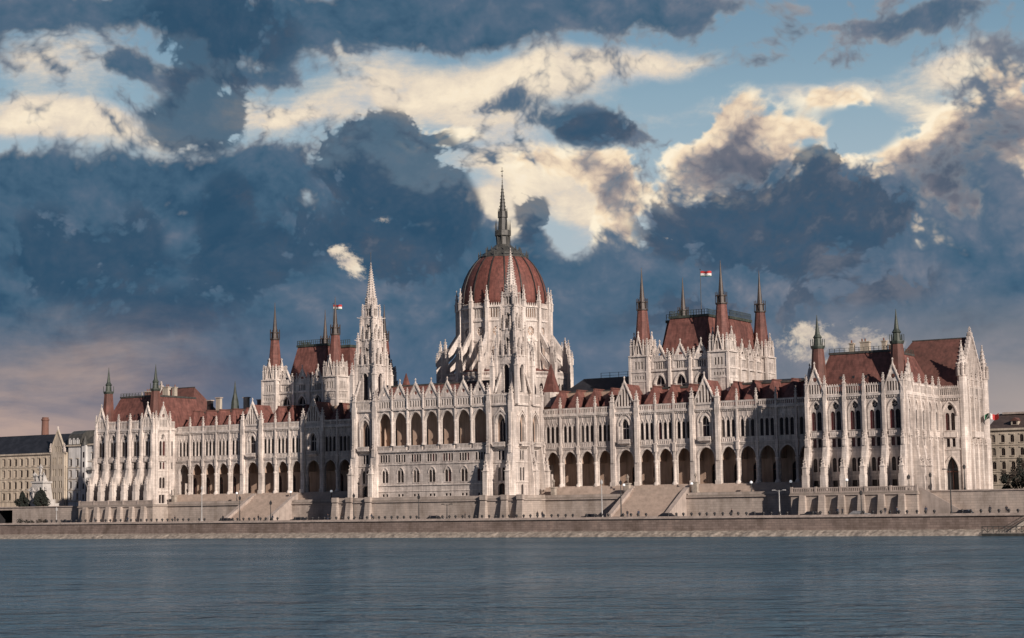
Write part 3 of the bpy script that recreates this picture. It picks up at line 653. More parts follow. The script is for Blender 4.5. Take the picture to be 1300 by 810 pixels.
# ================================================================== CENTRAL BLOCK
YC=-13.3; XC=24.4; AB=4.87
def build_center():
    wall=MB(); subs=[]
    F=frame(0,YC,1,0)
    for i in range(-3,4):
        uc=i*AB; a,b=uc-AB/2,uc+AB/2
        H=[arch(uc,1.98,23.7,29.5,32.2,8)]+light_holes(uc,4,.56,.24,19.5,21.4,True)+light_holes(uc,2,.88,.14,14.3,17.4)+light_holes(uc,2,.62,.5,10.75,11.4,True)
        wall.panel(F,rect(a,b,9.9,33.0),H,0,.7)
        hood(wall,F,uc,1.98,29.5,32.2,0,.18,.28); hood(wall,F,uc,1.0,16.6,18.1,0,.16,.2)
        subs.append(('window',lights(F,uc,4,.56,.24,19.5,21.4,-.14,head='flat'))); subs.append(('window',lights(F,uc,2,.88,.14,14.3,17.4,-.18))); subs.append(('window',lights(F,uc,2,.62,.5,10.75,11.4,-.14,head='flat')))
        p=MB(); 
        H=[h for k in range(-2,3) for h in light_holes(uc+k*.78,1,.42,.3,33.5,35.1)]
        p.panel(F,rect(a+.35,b-.35,33.0,35.5),H,.1,.3,'trim'); p.fbox(F,a+.3,b-.3,35.4,35.75,-.3,.2,'trim')
        for k in range(-2,3): p.face([F(q,z,-.3) for q,z in arch(uc+k*.78,.23,33.45,34.8,35.15,3)],'iron_and_shade')
        subs.append(('parapet',p))
        subs.append(('gable',gable(F,uc,1.75,35.7,39.1,.1,[],rose=(37.0,.5),th=.35)))
        bm=MB(); parapet(bm,F,a+.4,b-.4,22.5,23.7,.25,.42,.18); subs.append(('balustrade',bm))
    for i in range(-4,4):
        u=(i+.5)*AB; c=MB()
        p=F(u,0,.18); c.lathe(p[0],p[1],[(.5,23.7),(.5,24.1),(.34,24.3),(.34,29.0),(.5,29.5),(.5,29.7)],10,None,'trim'); subs.append(('column',c))
        q=MB(); q.fbox(F,u-.2,u+.2,29.7,35.6,-.05,.4,'trim'); pinnacle(q,u,YC-.2,35.6,.5,.9,2.0); subs.append(('buttress',q))
    for z0,z1,d in ((22.05,22.5,.45),(32.7,33.05,.4),(18.8,19.1,.2),(13.5,13.8,.25),(12.0,12.2,.15)): wall.fbox(F,-17,17,z0,z1,-.1,d,'trim')
    # loggia
    G=frame(0,YC+4.2,1,0); H=[arch(i*AB,.95,23.7,27.4,29,5) for i in range(-3,4)]
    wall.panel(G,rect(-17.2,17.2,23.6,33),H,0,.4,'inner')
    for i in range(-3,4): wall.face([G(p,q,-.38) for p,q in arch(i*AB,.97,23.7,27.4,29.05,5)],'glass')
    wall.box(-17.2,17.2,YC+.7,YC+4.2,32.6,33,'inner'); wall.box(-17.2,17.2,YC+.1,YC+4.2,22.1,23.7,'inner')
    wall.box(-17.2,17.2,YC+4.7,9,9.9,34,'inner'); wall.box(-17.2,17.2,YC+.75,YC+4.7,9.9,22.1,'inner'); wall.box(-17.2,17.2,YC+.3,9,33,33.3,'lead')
    # tower bases: a tall niche with a balcony between stout piers, on the river face and on the flank
    for s in (-1,1):
        x0,x1=(17.05,XC) if s>0 else (-XC,-17.05)
        faces=[(frame(x0,YC,1,0),x1-x0)]
        faces.append((frame(XC,YC,0,1),13.3) if s>0 else (frame(-XC,0,0,-1),13.3))
        for fi,(FF,L) in enumerate(faces):
            cs=[L/2] if fi==0 else [3.7,9.9] if s>0 else [L-3.7,L-9.9]
            edges=[0,L] if fi==0 else ([0,7.2,L] if s>0 else [0,L-7.2,L])
            H=[]
            for c in cs:
                H+=[arch(c,1.3,23.7,28.4,30.6,6)]+light_holes(c,2,.7,.4,19.3,21.6,True)+light_holes(c,2,.8,.4,14.2,17.5)+([arch(c,1.1,10.0,12.6,13.6,5)] if fi==0 else light_holes(c,1,1.0,.3,10.6,13.3))
            wall.panel(FF,rect(0,L,9.9,33.1),H,0,.8)
            for c in cs:
                hood(wall,FF,c,1.35,28.4,30.7,0,.35,.3); wall.prism([(c-2.0,30.2),(c-1.7,30.0),(c,31.6),(c+1.7,30.0),(c+2.0,30.2),(c,32.3)],FF,0,.3,'trim')
                for q in (-1.75,1.75): wall.fbox(FF,c+q-.16,c+q+.16,23.4,30,0,.35,'trim')
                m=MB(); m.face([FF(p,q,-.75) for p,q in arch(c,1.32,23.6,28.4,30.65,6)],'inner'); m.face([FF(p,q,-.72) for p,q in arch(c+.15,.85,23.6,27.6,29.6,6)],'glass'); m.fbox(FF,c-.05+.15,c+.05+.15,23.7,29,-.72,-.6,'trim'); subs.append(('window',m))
                subs.append(('window',lights(FF,c,2,.7,.4,19.3,21.6,-.2,head='flat'))); subs.append(('window',lights(FF,c,2,.8,.4,14.2,17.5,-.2)))
                m=MB()
                if fi==0: m.face([FF(p,q,-.75) for p,q in arch(c,1.12,9.95,12.6,13.65,5)],'iron_and_shade'); m.fbox(FF,c-.06,c+.06,9.95,13.5,-.75,-.65,'tile_dark'); subs.append(('door',m))
                else: subs.append(('window',lights(FF,c,1,1.0,.3,10.6,13.3,-.2)))
                bl=MB(); 
                bl.hexa([FF(c-.9,21.9,.1),FF(c+.9,21.9,.1),FF(c+.9,21.9,0),FF(c-.9,21.9,0),FF(c-1.7,22.6,1.2),FF(c+1.7,22.6,1.2),FF(c+1.7,22.6,0),FF(c-1.7,22.6,0)],'trim')
                parapet(bl,FF,c-1.75,c+1.75,22.6,23.7,1.3,.4,.16); subs.append(('balcony',bl))
            for z0,z1,d in ((22.0,22.25,.15),(32.75,33.1,.5),(18.6,18.9,.2),(13.7,14.0,.2)): wall.fbox(FF,0,L,z0,z1,-.1,d,'trim')
            p=MB(); parapet(p,FF,.3,L-.3 if fi==0 else L-.1,33.1,35.5,.35,.48,.2,cren=.3); subs.append(('parapet',p))
            for u in edges:
                if fi==1 and (u==0 if s>0 else u==L): continue
                b=MB(); uu=u+(.45 if u==0 else -.45 if u==L else 0); w=.85
                big=1.0 if fi==0 else .8
                b.fbox(FF,uu-w*.75,uu+w*.75,20,34,-.1,.8*big,'trim'); b.fbox(FF,uu-w*.45,uu+w*.45,23,31,.8*big,1.05*big,'trim')
                V=[(0,9.9),(2.2*big,9.9),(2.2*big,14.5),(1.5*big,18.0),(.85*big,22.5),(0,22.5)]; n=len(V)
                b.mesh([FF(uu-w,z,d) for d,z in V]+[FF(uu+w,z,d) for d,z in V],[tuple(range(n)),tuple(reversed(range(n,2*n)))]+[(i,(i+1)%n,n+(i+1)%n,n+i) for i in range(n)],'trim')
                q=FF(uu,0,2.1*big); pinnacle(b,q[0],q[1],9.9,1.25,6.6,3.6)
                q=FF(uu,0,.95*big); pinnacle(b,q[0],q[1],21,.8,1.8,2.4)
                q=FF(uu,0,.35); pinnacle(b,q[0],q[1],34,.95,1.4,2.6)
                subs.append(('buttress',b))
        wall.box(min(x0,x1)+(.8 if s<0 else .02),max(x0,x1)-(.8 if s>0 else .02),YC+.85,0,9.9,33,'inner')
        wall.box(min(x0,x1),max(x0,x1),YC+.3,0,33,33.2,'lead')
    w=wall.build('central_block',PB)
    for nme,mb in subs: mb.build(nme,w)
    r=MB(); r.frus((-17.6,17.6,YC+.6,8),33.3,(-17.6,17.6,-6,0),39.5,'tile'); r.box(-17.6,17.6,-6.2,.2,39.4,39.8,'lead'); r.build('roof',w)
    return w
center=build_center()

# ================================================================== DOME
DX,DY=0,22.1; ND=16
def rad(a): # radial frame: u = radius, normal tangential
    return frame(DX,DY,math.cos(a),math.sin(a))
def build_dome():
    d=MB(); prof=[(13.55,61.4),(13.65,63.2),(13.45,65.2),(12.95,67.4),(12.05,69.7),(10.75,71.9),(9.2,73.8),(7.7,75.1)]
    d.lathe(DX,DY,prof,48,0,'dometile',True)
    dome=d.build('dome',PB)
    PH=-PI/2+PI/ND
    for k in range(ND):
        a=PH+2*PI*k/ND; F=rad(a); b=MB()
        for (r0,z0),(r1,z1) in zip(prof,prof[1:]):
            V=[F(r0-.2,z0,-.22),F(r0+.24,z0,-.22),F(r0+.24,z0,.22),F(r0-.2,z0,.22),F(r1-.2,z1,-.2),F(r1+.24,z1,-.2),F(r1+.24,z1,.2),F(r1-.2,z1,.2)]
            b.hexa(V,'rib')
        b.build('dome_rib',dome)
    # crown gallery, lantern, spire
    c=MB(); c.lathe(DX,DY,[(7.9,75.0),(8.0,75.4),(7.5,75.5),(6.2,76.6),(4.6,77.6),(3.2,78.4),(2.4,79.0)],16,None,'lead')
    for k in range(ND):
        a=PH+2*PI*k/ND
        for r,z,h in ((7.8,75.4,1.7),(5.4,77.2,1.2)):
            c.lathe(DX+r*math.cos(a),DY+r*math.sin(a),[(.22,z),(.16,z+h*.6),(.03,z+h)],5,None,'lead')
        c.tube((DX+7.8*math.cos(a),DY+7.8*math.sin(a),76.0),(DX+7.8*math.cos(a+2*PI/ND),DY+7.8*math.sin(a+2*PI/ND),76.0),.08,'lead',4)
    c.build('crown_gallery',dome)
    l=MB(); l.lathe(DX,DY,[(2.1,78.6),(1.9,81.2),(2.6,81.5),(2.6,82.9),(2.35,83.0),(1.45,83.1),(1.35,86.4),(1.6,86.6),(1.35,88.3),(1.0,88.5)],8,None,'lead')
    for k in range(8):
        a=PI/8+k*PI/4
        l.lathe(DX+2.35*math.cos(a),DY+2.35*math.sin(a),[(.2,82.9),(.15,84.4),(.03,85.8)],5,None,'lead'); l.lathe(DX+1.45*math.cos(a),DY+1.45*math.sin(a),[(.17,86.5),(.12,88.0),(.03,89.3)],5,None,'lead')
        l.tube((DX+1.9*math.cos(a),DY+1.9*math.sin(a),79),(DX+2.1*math.cos(a),DY+2.1*math.sin(a),81.4),.22,'lead',5)
    l.build('dome_lantern',dome)
    s=MB(); spire(s,DX,DY,88.3,96.8,1.05,8,'lead',9,0,.12); s.tube((DX,DY,96.5),(DX,DY,100.6),.08,'lead',5); s.ball((DX,DY,98.2),.25,'lead'); s.box(DX-.5,DX+.5,DY-.05,DY+.05,99.4,99.6,'lead')
    s.build('spire',dome)
    return dome
def build_drum():
    PH=-PI/2+PI/ND; da=2*PI/ND
    w=MB(); ri=14.35; subs=[]
    w.lathe(DX,DY,[(13.9,30),(13.9,61.3)],16,PH,'inner')
    for k in range(ND):
        a0=PH+da*k; a1=a0+da; p0=(DX+ri*math.cos(a0),DY+ri*math.sin(a0)); p1=(DX+ri*math.cos(a1),DY+ri*math.sin(a1))
        L=math.hypot(p1[0]-p0[0],p1[1]-p0[1]); F=frame(p0[0],p0[1],(p1[0]-p0[0])/L,(p1[1]-p0[1])/L); c=L/2
        H=light_holes(c,2,1.05,.35,42.5,50.2)+[[(c+1.25*math.cos(2*PI*j/12),54.3+1.25*math.sin(2*PI*j/12)) for j in range(12)]]
        H+=[h for j in range(-2,3) for h in light_holes(c+j*.82,1,.46,.3,57.9,60.4)]
        w.panel(F,rect(0,L,30,61.0),H,0,.6)
        hood(w,F,c,1.5,49.2,52.2,0,.25,.3)
        for z,dd in ((51.9,.3),(57.2,.35),(60.9,.45)): w.fbox(F,0,L,z-.3,z+.12,-.1,dd,'trim')
        m=lights(F,c,2,1.05,.35,42.5,50.2,-.5); m.face([F(c+1.28*math.cos(2*PI*j/12),54.3+1.28*math.sin(2*PI*j/12),-.5) for j in range(12)],'glass')
        for j in range(4):
            q=PI*j/4; m.hexa([F(c+1.25*math.cos(q)*s+e*.08*math.sin(q),54.3+1.25*math.sin(q)*s-e*.08*math.cos(q),dd) for dd in (-.48,-.25) for s,e in ((-1,-1),(1,-1),(1,1),(-1,1))],'trim')
        subs.append(('window',m))
        m=MB()
        for j in range(-2,3): m.face([F(p,q,-.55) for p,q in arch(c+j*.82,.25,57.85,60.0,60.45,3)],'iron_and_shade')
        for j in range(7): 
            u=c-2.2+j*.73; m.prism([(u-.25,61.0),(u+.25,61.0),(u,62.0)],F,-.3,.1,'trim')
        subs.append(('gallery',m))
        # drum pinnacle pier + flying buttress + outer pier at each corner
        G=rad(a0); b=MB()
        def pr(P,t,mat='trim'):
            b.prism(P,G,-t,t,mat)
        pr([(14.0,38),(15.3,38),(15.3,60.5),(14.0,60.5)],.5)
        q=G(14.85,0,0); pinnacle(b,q[0],q[1],60.5,1.0,1.8,4.2)
        pr([(14.9,54.6),(19.6,48.6),(19.6,47.2),(17.6,48.6),(16.2,50.6),(15.2,52.6)],.42)
        pr([(14.9,49.0),(19.6,44.4),(19.6,43.3),(17.4,44.4),(15.8,46.4),(15.0,47.6)],.4)
        pr([(19.3,30),(21.5,30),(21.5,45),(21.1,46.2),(20.9,48.2),(19.3,48.2)],.55)
        for r,z,wd,hp in ((20.1,48.2,1.0,3.0),(21.2,45.8,.7,2.2)): q=G(r,0,0); pinnacle(b,q[0],q[1],z,wd,1.5,hp)
        subs.append(('flying_buttress',b))
    # low ring of chapels below
    r2=20.6
    for k in range(ND):
        a0=PH+da*k; a1=a0+da; p0=(DX+r2*math.cos(a0),DY+r2*math.sin(a0)); p1=(DX+r2*math.cos(a1),DY+r2*math.sin(a1)); L=math.hypot(p1[0]-p0[0],p1[1]-p0[1]); F=frame(p0[0],p0[1],(p1[0]-p0[0])/L,(p1[1]-p0[1])/L)
        w.panel(F,rect(0,L,30,41.5),light_holes(L/2,2,1.3,.5,34,40),0,.5); w.fbox(F,0,L,41.4,41.9,-.1,.3,'trim')
        subs.append(('window',lights(F,L/2,2,1.3,.5,34,40,-.45)))
        w.face([F(0,41.9,0),F(L,41.9,0),(DX+14*math.cos(a1),DY+14*math.sin(a1),44.5),(DX+14*math.cos(a0),DY+14*math.sin(a0),44.5)],'tile')
        p=MB(); parapet(p,F,.4,L-.4,41.9,43.1,.1,.5,.18); subs.append(('parapet',p))
    o=w.build('drum',PB)
    for nme,mb in subs: mb.build(nme,o)
    return o
dome=build_dome(); drum=build_drum()
for o in (dome,drum): o.scale=(.865,.865,1); o.location=(0,DY*(1-.865),0)

# roofs and turrets between the dome, the halls and the wings
def link_roof():
    o=MB(); o.box(20,49,7,38,29,36.3,'inner'); o.box(70,104,15,38,29,36,'inner'); o.box(20,104,14.9,15.0,29,36.2,'stone')
    o.frus((22.5,48,12.5,36),36.2,(27.5,46,17,30),40.6,'slate'); o.frus((72.5,103,15,38),35.8,(74,101,20,32),38.0,'slate')
    w=o.build('rear_roof',PB)
    t=MB(); t.lathe(22.8,8,[(2.3,33),(2.3,36.8)],8,None,'trim'); t.lathe(22.8,8,[(2.4,36.8),(.1,44.2)],4,PI/4,'tile'); t.build('roof_turret',w)
    for x,y,z,h,m in ((84.2,14,38,2.5,'cream'),(94.8,14,38,2.9,'cream'),(79,14,38,1.6,'brick'),(100,16,38,2.4,'iron_and_shade')):
        c=MB(); c.box(x-.8,x+.8,y-.5,y+.5,36.5,z+h,m); c.box(x-1,x+1,y-.7,y+.7,z+h,z+h+.3,'coping'); c.build('chimney',w)
    s=MB(); s.lathe(88.6,14,[(1.3,37),(1.1,39.6),(.5,42),(.05,45.8)],8,None,'copper'); s.build('ventilation_spire',w)
    for k in range(5):
        c=MB(); x=32+k*2.6; c.box(x-.05,x+.05,17.9,18.0,40.4,42.0,'iron_and_shade'); c.tube((x,18,41.9),(x+2.6 if k<4 else x+.1,18,41.9),.05,'iron_and_shade',4); c.tube((x,18,41.2),(x+2.6 if k<4 else x+.1,18,41.2),.05,'iron_and_shade',4); c.build('roof_railing',w)
    return w
rear=link_roof()
for part in (wing,pavilion,end_block,hall,tower,rear): mirror_part(part)
for c in list(rear.children):
    if c.name.split('.')[0] in ('ventilation_spire','chimney'): bpy.data.objects.remove(c)
# lightning rods / flagpoles on the halls
for s,lab in ((1,'red white and green flag flying over the right-hand hall roof of the parliament'),(-1,'red white and green flag flying above the left hall roof behind a turret')):
    x,y=(60.9 if s>0 else -53.6),(18.4 if s>0 else 18.4)
    if s<0: x=-55.6
    f=empty('flag',(x,y,54.75),lab,'flag','flags on the hall roofs')
    p=MB(); p.tube((0,0,0),(0,0,11.8),.11,'iron_and_shade',6,.07); p.ball((0,0,11.9),.16,'iron_and_shade',6); p.build('flagpole',f)
    c=MB(); n=10
    for row,mat in enumerate(('flagred','flagwhite','flaggreen')):
        z1=11.5-row*.72; z0=z1-.72; V=[]
        for i in range(n+1):
            t=i/n; yy=.35*math.sin(t*7)*t; dz=-.28*t+.1*math.sin(t*9)
            V.append((.1+3.6*t,yy,z0+dz)); V.append((.1+3.6*t,yy,z1+dz))
        if row==2: V=[(a,b,zz*.35+.65*(z1-.28*((a-.1)/3.6))) for a,b,zz in V]
        c.mesh([(a*.8,b,11.5+(zz-11.5)*.8) for a,b,zz in V],[(2*i,2*i+2,2*i+3,2*i+1) for i in range(n)],mat,True)
    c.build('flag_cloth',f)
# ================================================================== GROUND, RIVER, EMBANKMENT
ZW=.8; WAVE=1.8; WBODY=(.064,.115,.15); WROUGH=.12; WMAX=.95
def sheet(name,pts,mat,kind='structure'):
    m=MB(); m.face(pts,mat); o=m.build(name); o['kind']=kind; return o
def river_material():
    m,n,l,b=nt('river_water')
    b.inputs['Base Color'].default_value=(.022,.045,.06,1); b.inputs['Roughness'].default_value=.16; b.inputs['IOR'].default_value=1.33
    tc=N(n,'ShaderNodeTexCoord')
    # wave heights: swell, chop, ripples, summed into one bump so that the slopes add up
    acc=None
    for sc,amp,det,rot,sx in ((.16,1.5,2,12,.5),(.55,.62,3,-18,.6),(1.9,.2,3,30,.7)):
        mp=N(n,'ShaderNodeMapping'); mp.inputs['Rotation'].default_value=(0,0,R(rot)); mp.inputs['Scale'].default_value=(sx,1,1); l.new(tc.outputs['Object'],mp.inputs['Vector'])
        t=N(n,'ShaderNodeTexNoise'); t.inputs['Scale'].default_value=sc; t.inputs['Detail'].default_value=det; t.inputs['Distortion'].default_value=.4; l.new(mp.outputs['Vector'],t.inputs['Vector'])
        k=N(n,'ShaderNodeMath',operation='MULTIPLY_ADD'); l.new(t.outputs['Fac'],k.inputs[0]); k.inputs[1].default_value=amp*WAVE
        if acc: l.new(acc,k.inputs[2])
        else: k.inputs[2].default_value=0
        acc=k.outputs[0]
    w=N(n,'ShaderNodeTexNoise'); w.inputs['Scale'].default_value=.014; w.inputs['Detail'].default_value=5; l.new(tc.outputs['Object'],w.inputs['Vector'])
    g=N(n,'ShaderNodeMapRange'); g.inputs['From Min'].default_value=.35; g.inputs['From Max'].default_value=.65; g.inputs['To Min'].default_value=.6; g.inputs['To Max'].default_value=1.25; l.new(w.outputs['Fac'],g.inputs['Value'])
    k=N(n,'ShaderNodeMath',operation='MULTIPLY'); l.new(acc,k.inputs[0]); l.new(g.outputs[0],k.inputs[1])
    bp=N(n,'ShaderNodeBump'); bp.inputs['Distance'].default_value=1; bp.inputs['Strength'].default_value=1; l.new(k.outputs[0],bp.inputs['Height'])
    # choppy water seen at a low angle mirrors only part of the light; the rest comes from the silty blue body of the river
    df=N(n,'ShaderNodeBsdfDiffuse'); df.inputs['Color'].default_value=(*WBODY,1); gl=N(n,'ShaderNodeBsdfGlossy'); gl.inputs['Roughness'].default_value=WROUGH; gl.inputs['Color'].default_value=(.8,.9,1,1)
    l.new(bp.outputs['Normal'],gl.inputs['Normal']); l.new(bp.outputs['Normal'],df.inputs['Normal'])
    lw=N(n,'ShaderNodeFresnel'); lw.inputs['IOR'].default_value=1.33; l.new(bp.outputs['Normal'],lw.inputs['Normal'])
    fm=N(n,'ShaderNodeMapRange'); fm.inputs['To Min'].default_value=.02; fm.inputs['To Max'].default_value=WMAX; l.new(lw.outputs[0],fm.inputs['Value'])
    ms=N(n,'ShaderNodeMixShader'); mp2=N(n,'ShaderNodeMapping'); mp2.inputs['Scale'].default_value=(.35,1.6,1); mp2.inputs['Rotation'].default_value=(0,0,R(4)); l.new(tc.outputs['Object'],mp2.inputs['Vector'])
    cu=N(n,'ShaderNodeTexNoise'); cu.inputs['Scale'].default_value=.03; cu.inputs['Detail'].default_value=6; cu.inputs['Roughness'].default_value=.6; l.new(mp2.outputs[0],cu.inputs['Vector'])
    cr=N(n,'ShaderNodeMapRange'); cr.inputs['From Min'].default_value=.35; cr.inputs['From Max'].default_value=.65; cr.inputs['To Min'].default_value=.72; cr.inputs['To Max'].default_value=1.15; l.new(cu.outputs['Fac'],cr.inputs['Value'])
    ml=N(n,'ShaderNodeMath',operation='MULTIPLY'); l.new(fm.outputs[0],ml.inputs[0]); l.new(cr.outputs[0],ml.inputs[1]); l.new(ml.outputs[0],ms.inputs[0]); l.new(df.outputs[0],ms.inputs[1]); l.new(gl.outputs[0],ms.inputs[2]); l.new(ms.outputs[0],n['Material Output'].inputs['Surface'])
    return m
M['water']=river_material()
sheet('river',[(-5000,-4000,ZW),(5000,-4000,ZW),(5000,-33,ZW),(-5000,-33,ZW)],'water')
sheet('ground',[(-5000,-31,4.4),(5000,-31,4.4),(5000,9000,4.4),(-5000,9000,4.4)],'asphalt')
sheet('quay_road',[(-400,-28.4,4.406),(400,-28.4,4.406),(400,-20,4.406),(-400,-20,4.406)],'asphalt')
m=MB(); m.box(-400,400,-31.25,-28.6,4.3,4.95,'paving'); o=m.build('promenade'); o['kind']='structure'
ew=empty('embankment_wall',(0,-32.5,.8),'long brown masonry embankment wall rising from the river','wall')
ew.location=(0,0,0)
m=MB(); 
for i in range(40):
    x0=-400+i*20; m.hexa([(x0,-32.9,.2),(x0+20,-32.9,.2),(x0+20,-30.9,.2),(x0,-30.9,.2),(x0,-32.4,4.7),(x0+20,-32.4,4.7),(x0+20,-30.9,4.7),(x0,-30.9,4.7)],'quay')
m.build('wall',ew)
m=MB(); m.box(-400,400,-32.75,-31.3,4.7,4.95,'coping'); m.box(-400,400,-32.2,-31.6,4.95,5.22,'coping'); m.build('coping',ew)
m=MB(); n=900; prev=None   # rough stone apron at the waterline
for i in range(n+1):
    x=-400+800*i/n; y=-35.6+.5*mnoise.noise((x*.35,0,0))+.25*mnoise.noise((x*1.7,3,0)); z1=2.05+.12*mnoise.noise((x*.6,7,0))
    row=[(x,y,.3),(x,y+.5,.9+.15*mnoise.noise((x*2.1,1,0))),(x,y+1.3,1.45+.25*mnoise.noise((x*1.3,2,0))),(x,-32.7,z1)]
    if prev: 
        for a in range(3): m.face([prev[a],row[a],row[a+1],prev[a+1]],'riprap')
    prev=row
m.build('stone_apron',ew)

# ------------------------------------------------------------------ terraces
tw=empty('terrace_wall',(0,0,0),'pale ashlar terrace wall with coping and balustrades below the parliament','wall')
m=MB()
m.box(-28.8,28.8,-16.2,-6.0,4.3,9.3,'ashlar'); m.box(-125.2,125.2,-5.95,1,4.3,9.3,'ashlar')
for s in (-1,1): m.box(min(s*96.2,s*125.2),max(s*96.2,s*125.2),-12.1,-5.97,4.3,9.3,'ashlar')
m.build('wall',tw)
m=MB()
def cope(x0,x1,y0,y1):
    m.box(x0,x1,y0,y1,9.3,9.55,'coping')
cope(-29.1,29.1,-16.5,-5.6); cope(-125,-29.1,-6.3,1); cope(29.1,125,-6.3,1)
for s in (-1,1): m.box(min(s*95.9,s*125.5),max(s*95.9,s*125.5),-12.4,-6.3,9.3,9.55,'coping'); 
m.box(-28.9,28.9,-16.3,1,9.55,9.9,'paving'); m.box(-125,-28.9,-6.1,1,9.55,9.9,'paving'); m.box(28.9,125,-6.1,1,9.55,9.9,'paving')
for s in (-1,1): m.box(min(s*96.0,s*125.3),max(s*96.0,s*125.3),-12.2,-6.1,9.55,9.9,'paving')
m.build('coping',tw)
m=MB(); m.box(-28.8,28.8,-16.2,-15.8,9.9,10.6,'ashlar'); m.box(28.4,28.8,-15.8,-6,9.9,10.6,'ashlar'); m.box(-28.8,-28.4,-15.8,-6,9.9,10.6,'ashlar')
for s in (-1,1):
    for a,b in ((28.9,50.6),(67.8,95.9)):
        m.box(min(s*a,s*b),max(s*a,s*b),-6.0,-5.6,9.9,10.5,'ashlar')
m.build('parapet',tw)
for s in (-1,1):
    m=MB(); FF=frame(96.2 if s>0 else -125.2,-12.05,1,0); 
    for i in range(5): parapet(m,FF,.4+i*5.75,5.6+i*5.75,9.9,11.1,0,.42,.2,'coping',.3)
    for i in range(6): m.fbox(FF,-.1+i*5.75,.4+i*5.75,9.9,11.25,-.4,.1,'coping')
    m.build('balustrade',tw)
for s in (-1,1):
    for u in (17.5,23.6,28.1): 
        m=MB(); x=s*u; m.frus((x-.95,x+.95,-17.7,-16.2),4.3,(x-.75,x+.75,-17.1,-16.2),9.3,'ashlar'); m.box(x-.85,x+.85,-17.2,-16.2,9.55,10.75,'ashlar'); m.build('pilaster',tw)
    for i in range(6):
        x=s*(99.2+i*4.56); m=MB(); m.frus((x-.85,x+.85,-13.6,-12.1),4.3,(x-.65,x+.65,-13.0,-12.1),9.3,'ashlar'); m.build('pilaster',tw)
for s,lab in ((1,'broad stone staircase nearer the end pavilion with the big gabled front'),(-1,'broad stone staircase beside the shadow of the central block')):
    st=empty('staircase',(s*59.2,-10,4.95),None,'staircase','river stairs of the terrace'); st.location=(0,0,0)
    st['label']='broad pale stone staircase up to the right-hand arcade' if s>0 else 'broad pale stone staircase up to the left-hand arcade, partly by the shadow'
    m=MB(); k=16
    for i in range(k): m.box(s*59.2-6.9,s*59.2+6.9,-15+9*i/k,-5.94,4.3 if i==0 else 4.95+5*i/k,4.95+5*(i+1)/k,'steps')
    for i in range(4): m.box(s*59.2-6.9,s*59.2+6.9,-5.9+.6*i,-3.42,9.9+.5*i if i else 9.905,10.4+.5*i,'steps')
    m.build('flight',st)
    for e in (-1,1):
        m=MB(); x=s*59.2+e*7.5; P=[(-15.6,4.3),(-3.3,4.3),(-3.3,12.3),(-6,11.0),(-15.0,5.9),(-15.6,5.9)]
        G=lambda u,z,d=0,x=x:(x+d,u,z)
        m.prism(P,G,-.6,.6,'coping'); m.build('cheek_wall',st)
# south plaza with its retaining wall and side stair, north bank wall
rw=empty('retaining_wall',(0,0,0),'low pale retaining wall running right from the parliament corner','wall')
m=MB(); m.box(125.25,330,-8,150,4.3,9.75,'ashlar'); m.build('wall',rw)
m=MB(); m.box(125.5,330,-8.2,-7.2,9.75,10.05,'coping'); m.build('coping',rw)
st=empty('staircase',(0,0,0),'narrow stair descending along the right-hand retaining wall','staircase')
m=MB()
for i in range(14): m.box(125.3+i*.62,134.6,-10.6,-8.02,9.9-.35*(i+1)-.02 if i<13 else 4.9,9.9-.35*i-.35 if i else 9.9,'steps') if False else m.box(125.3+i*.62,125.3+(i+1)*.62,-10.6,-8.02,4.3,9.6-.33*i,'steps')
m.build('flight',st)
m=MB(); G=frame(0,-10.6,1,0); m.prism([(125.2,4.3),(135,4.3),(135,5.6),(134.2,5.8),(126,10.6),(125.2,10.6)],G,0,.35,'coping'); m.build('cheek_wall',st)
bw=empty('retaining_wall',(0,0,0),'sunlit pale retaining wall below the far left buildings, beside a dark tunnel','wall')
m=MB(); m.box(-159.4,-125.3,-6,150,4.3,9.6,'ashlar'); m.box(-400,-166,-6,150,4.3,9.6,'ashlar'); m.box(-166,-159.4,2,150,4.3,9.6,'iron_and_shade'); m.box(-166,-159.4,-6,2,8.9,9.6,'ashlar'); m.box(-165.99,-165.9,-5.9,2,4.97,8.9,'iron_and_shade'); m.box(-165.9,-159.45,-5.9,2,4.96,4.97,'iron_and_shade'); m.build('wall',bw)  # tunnel back, side and floor coloured black to stand in for the shade inside
m=MB(); m.box(-400,-125.5,-6.25,-5.2,9.6,9.9,'coping'); m.build('coping',bw)

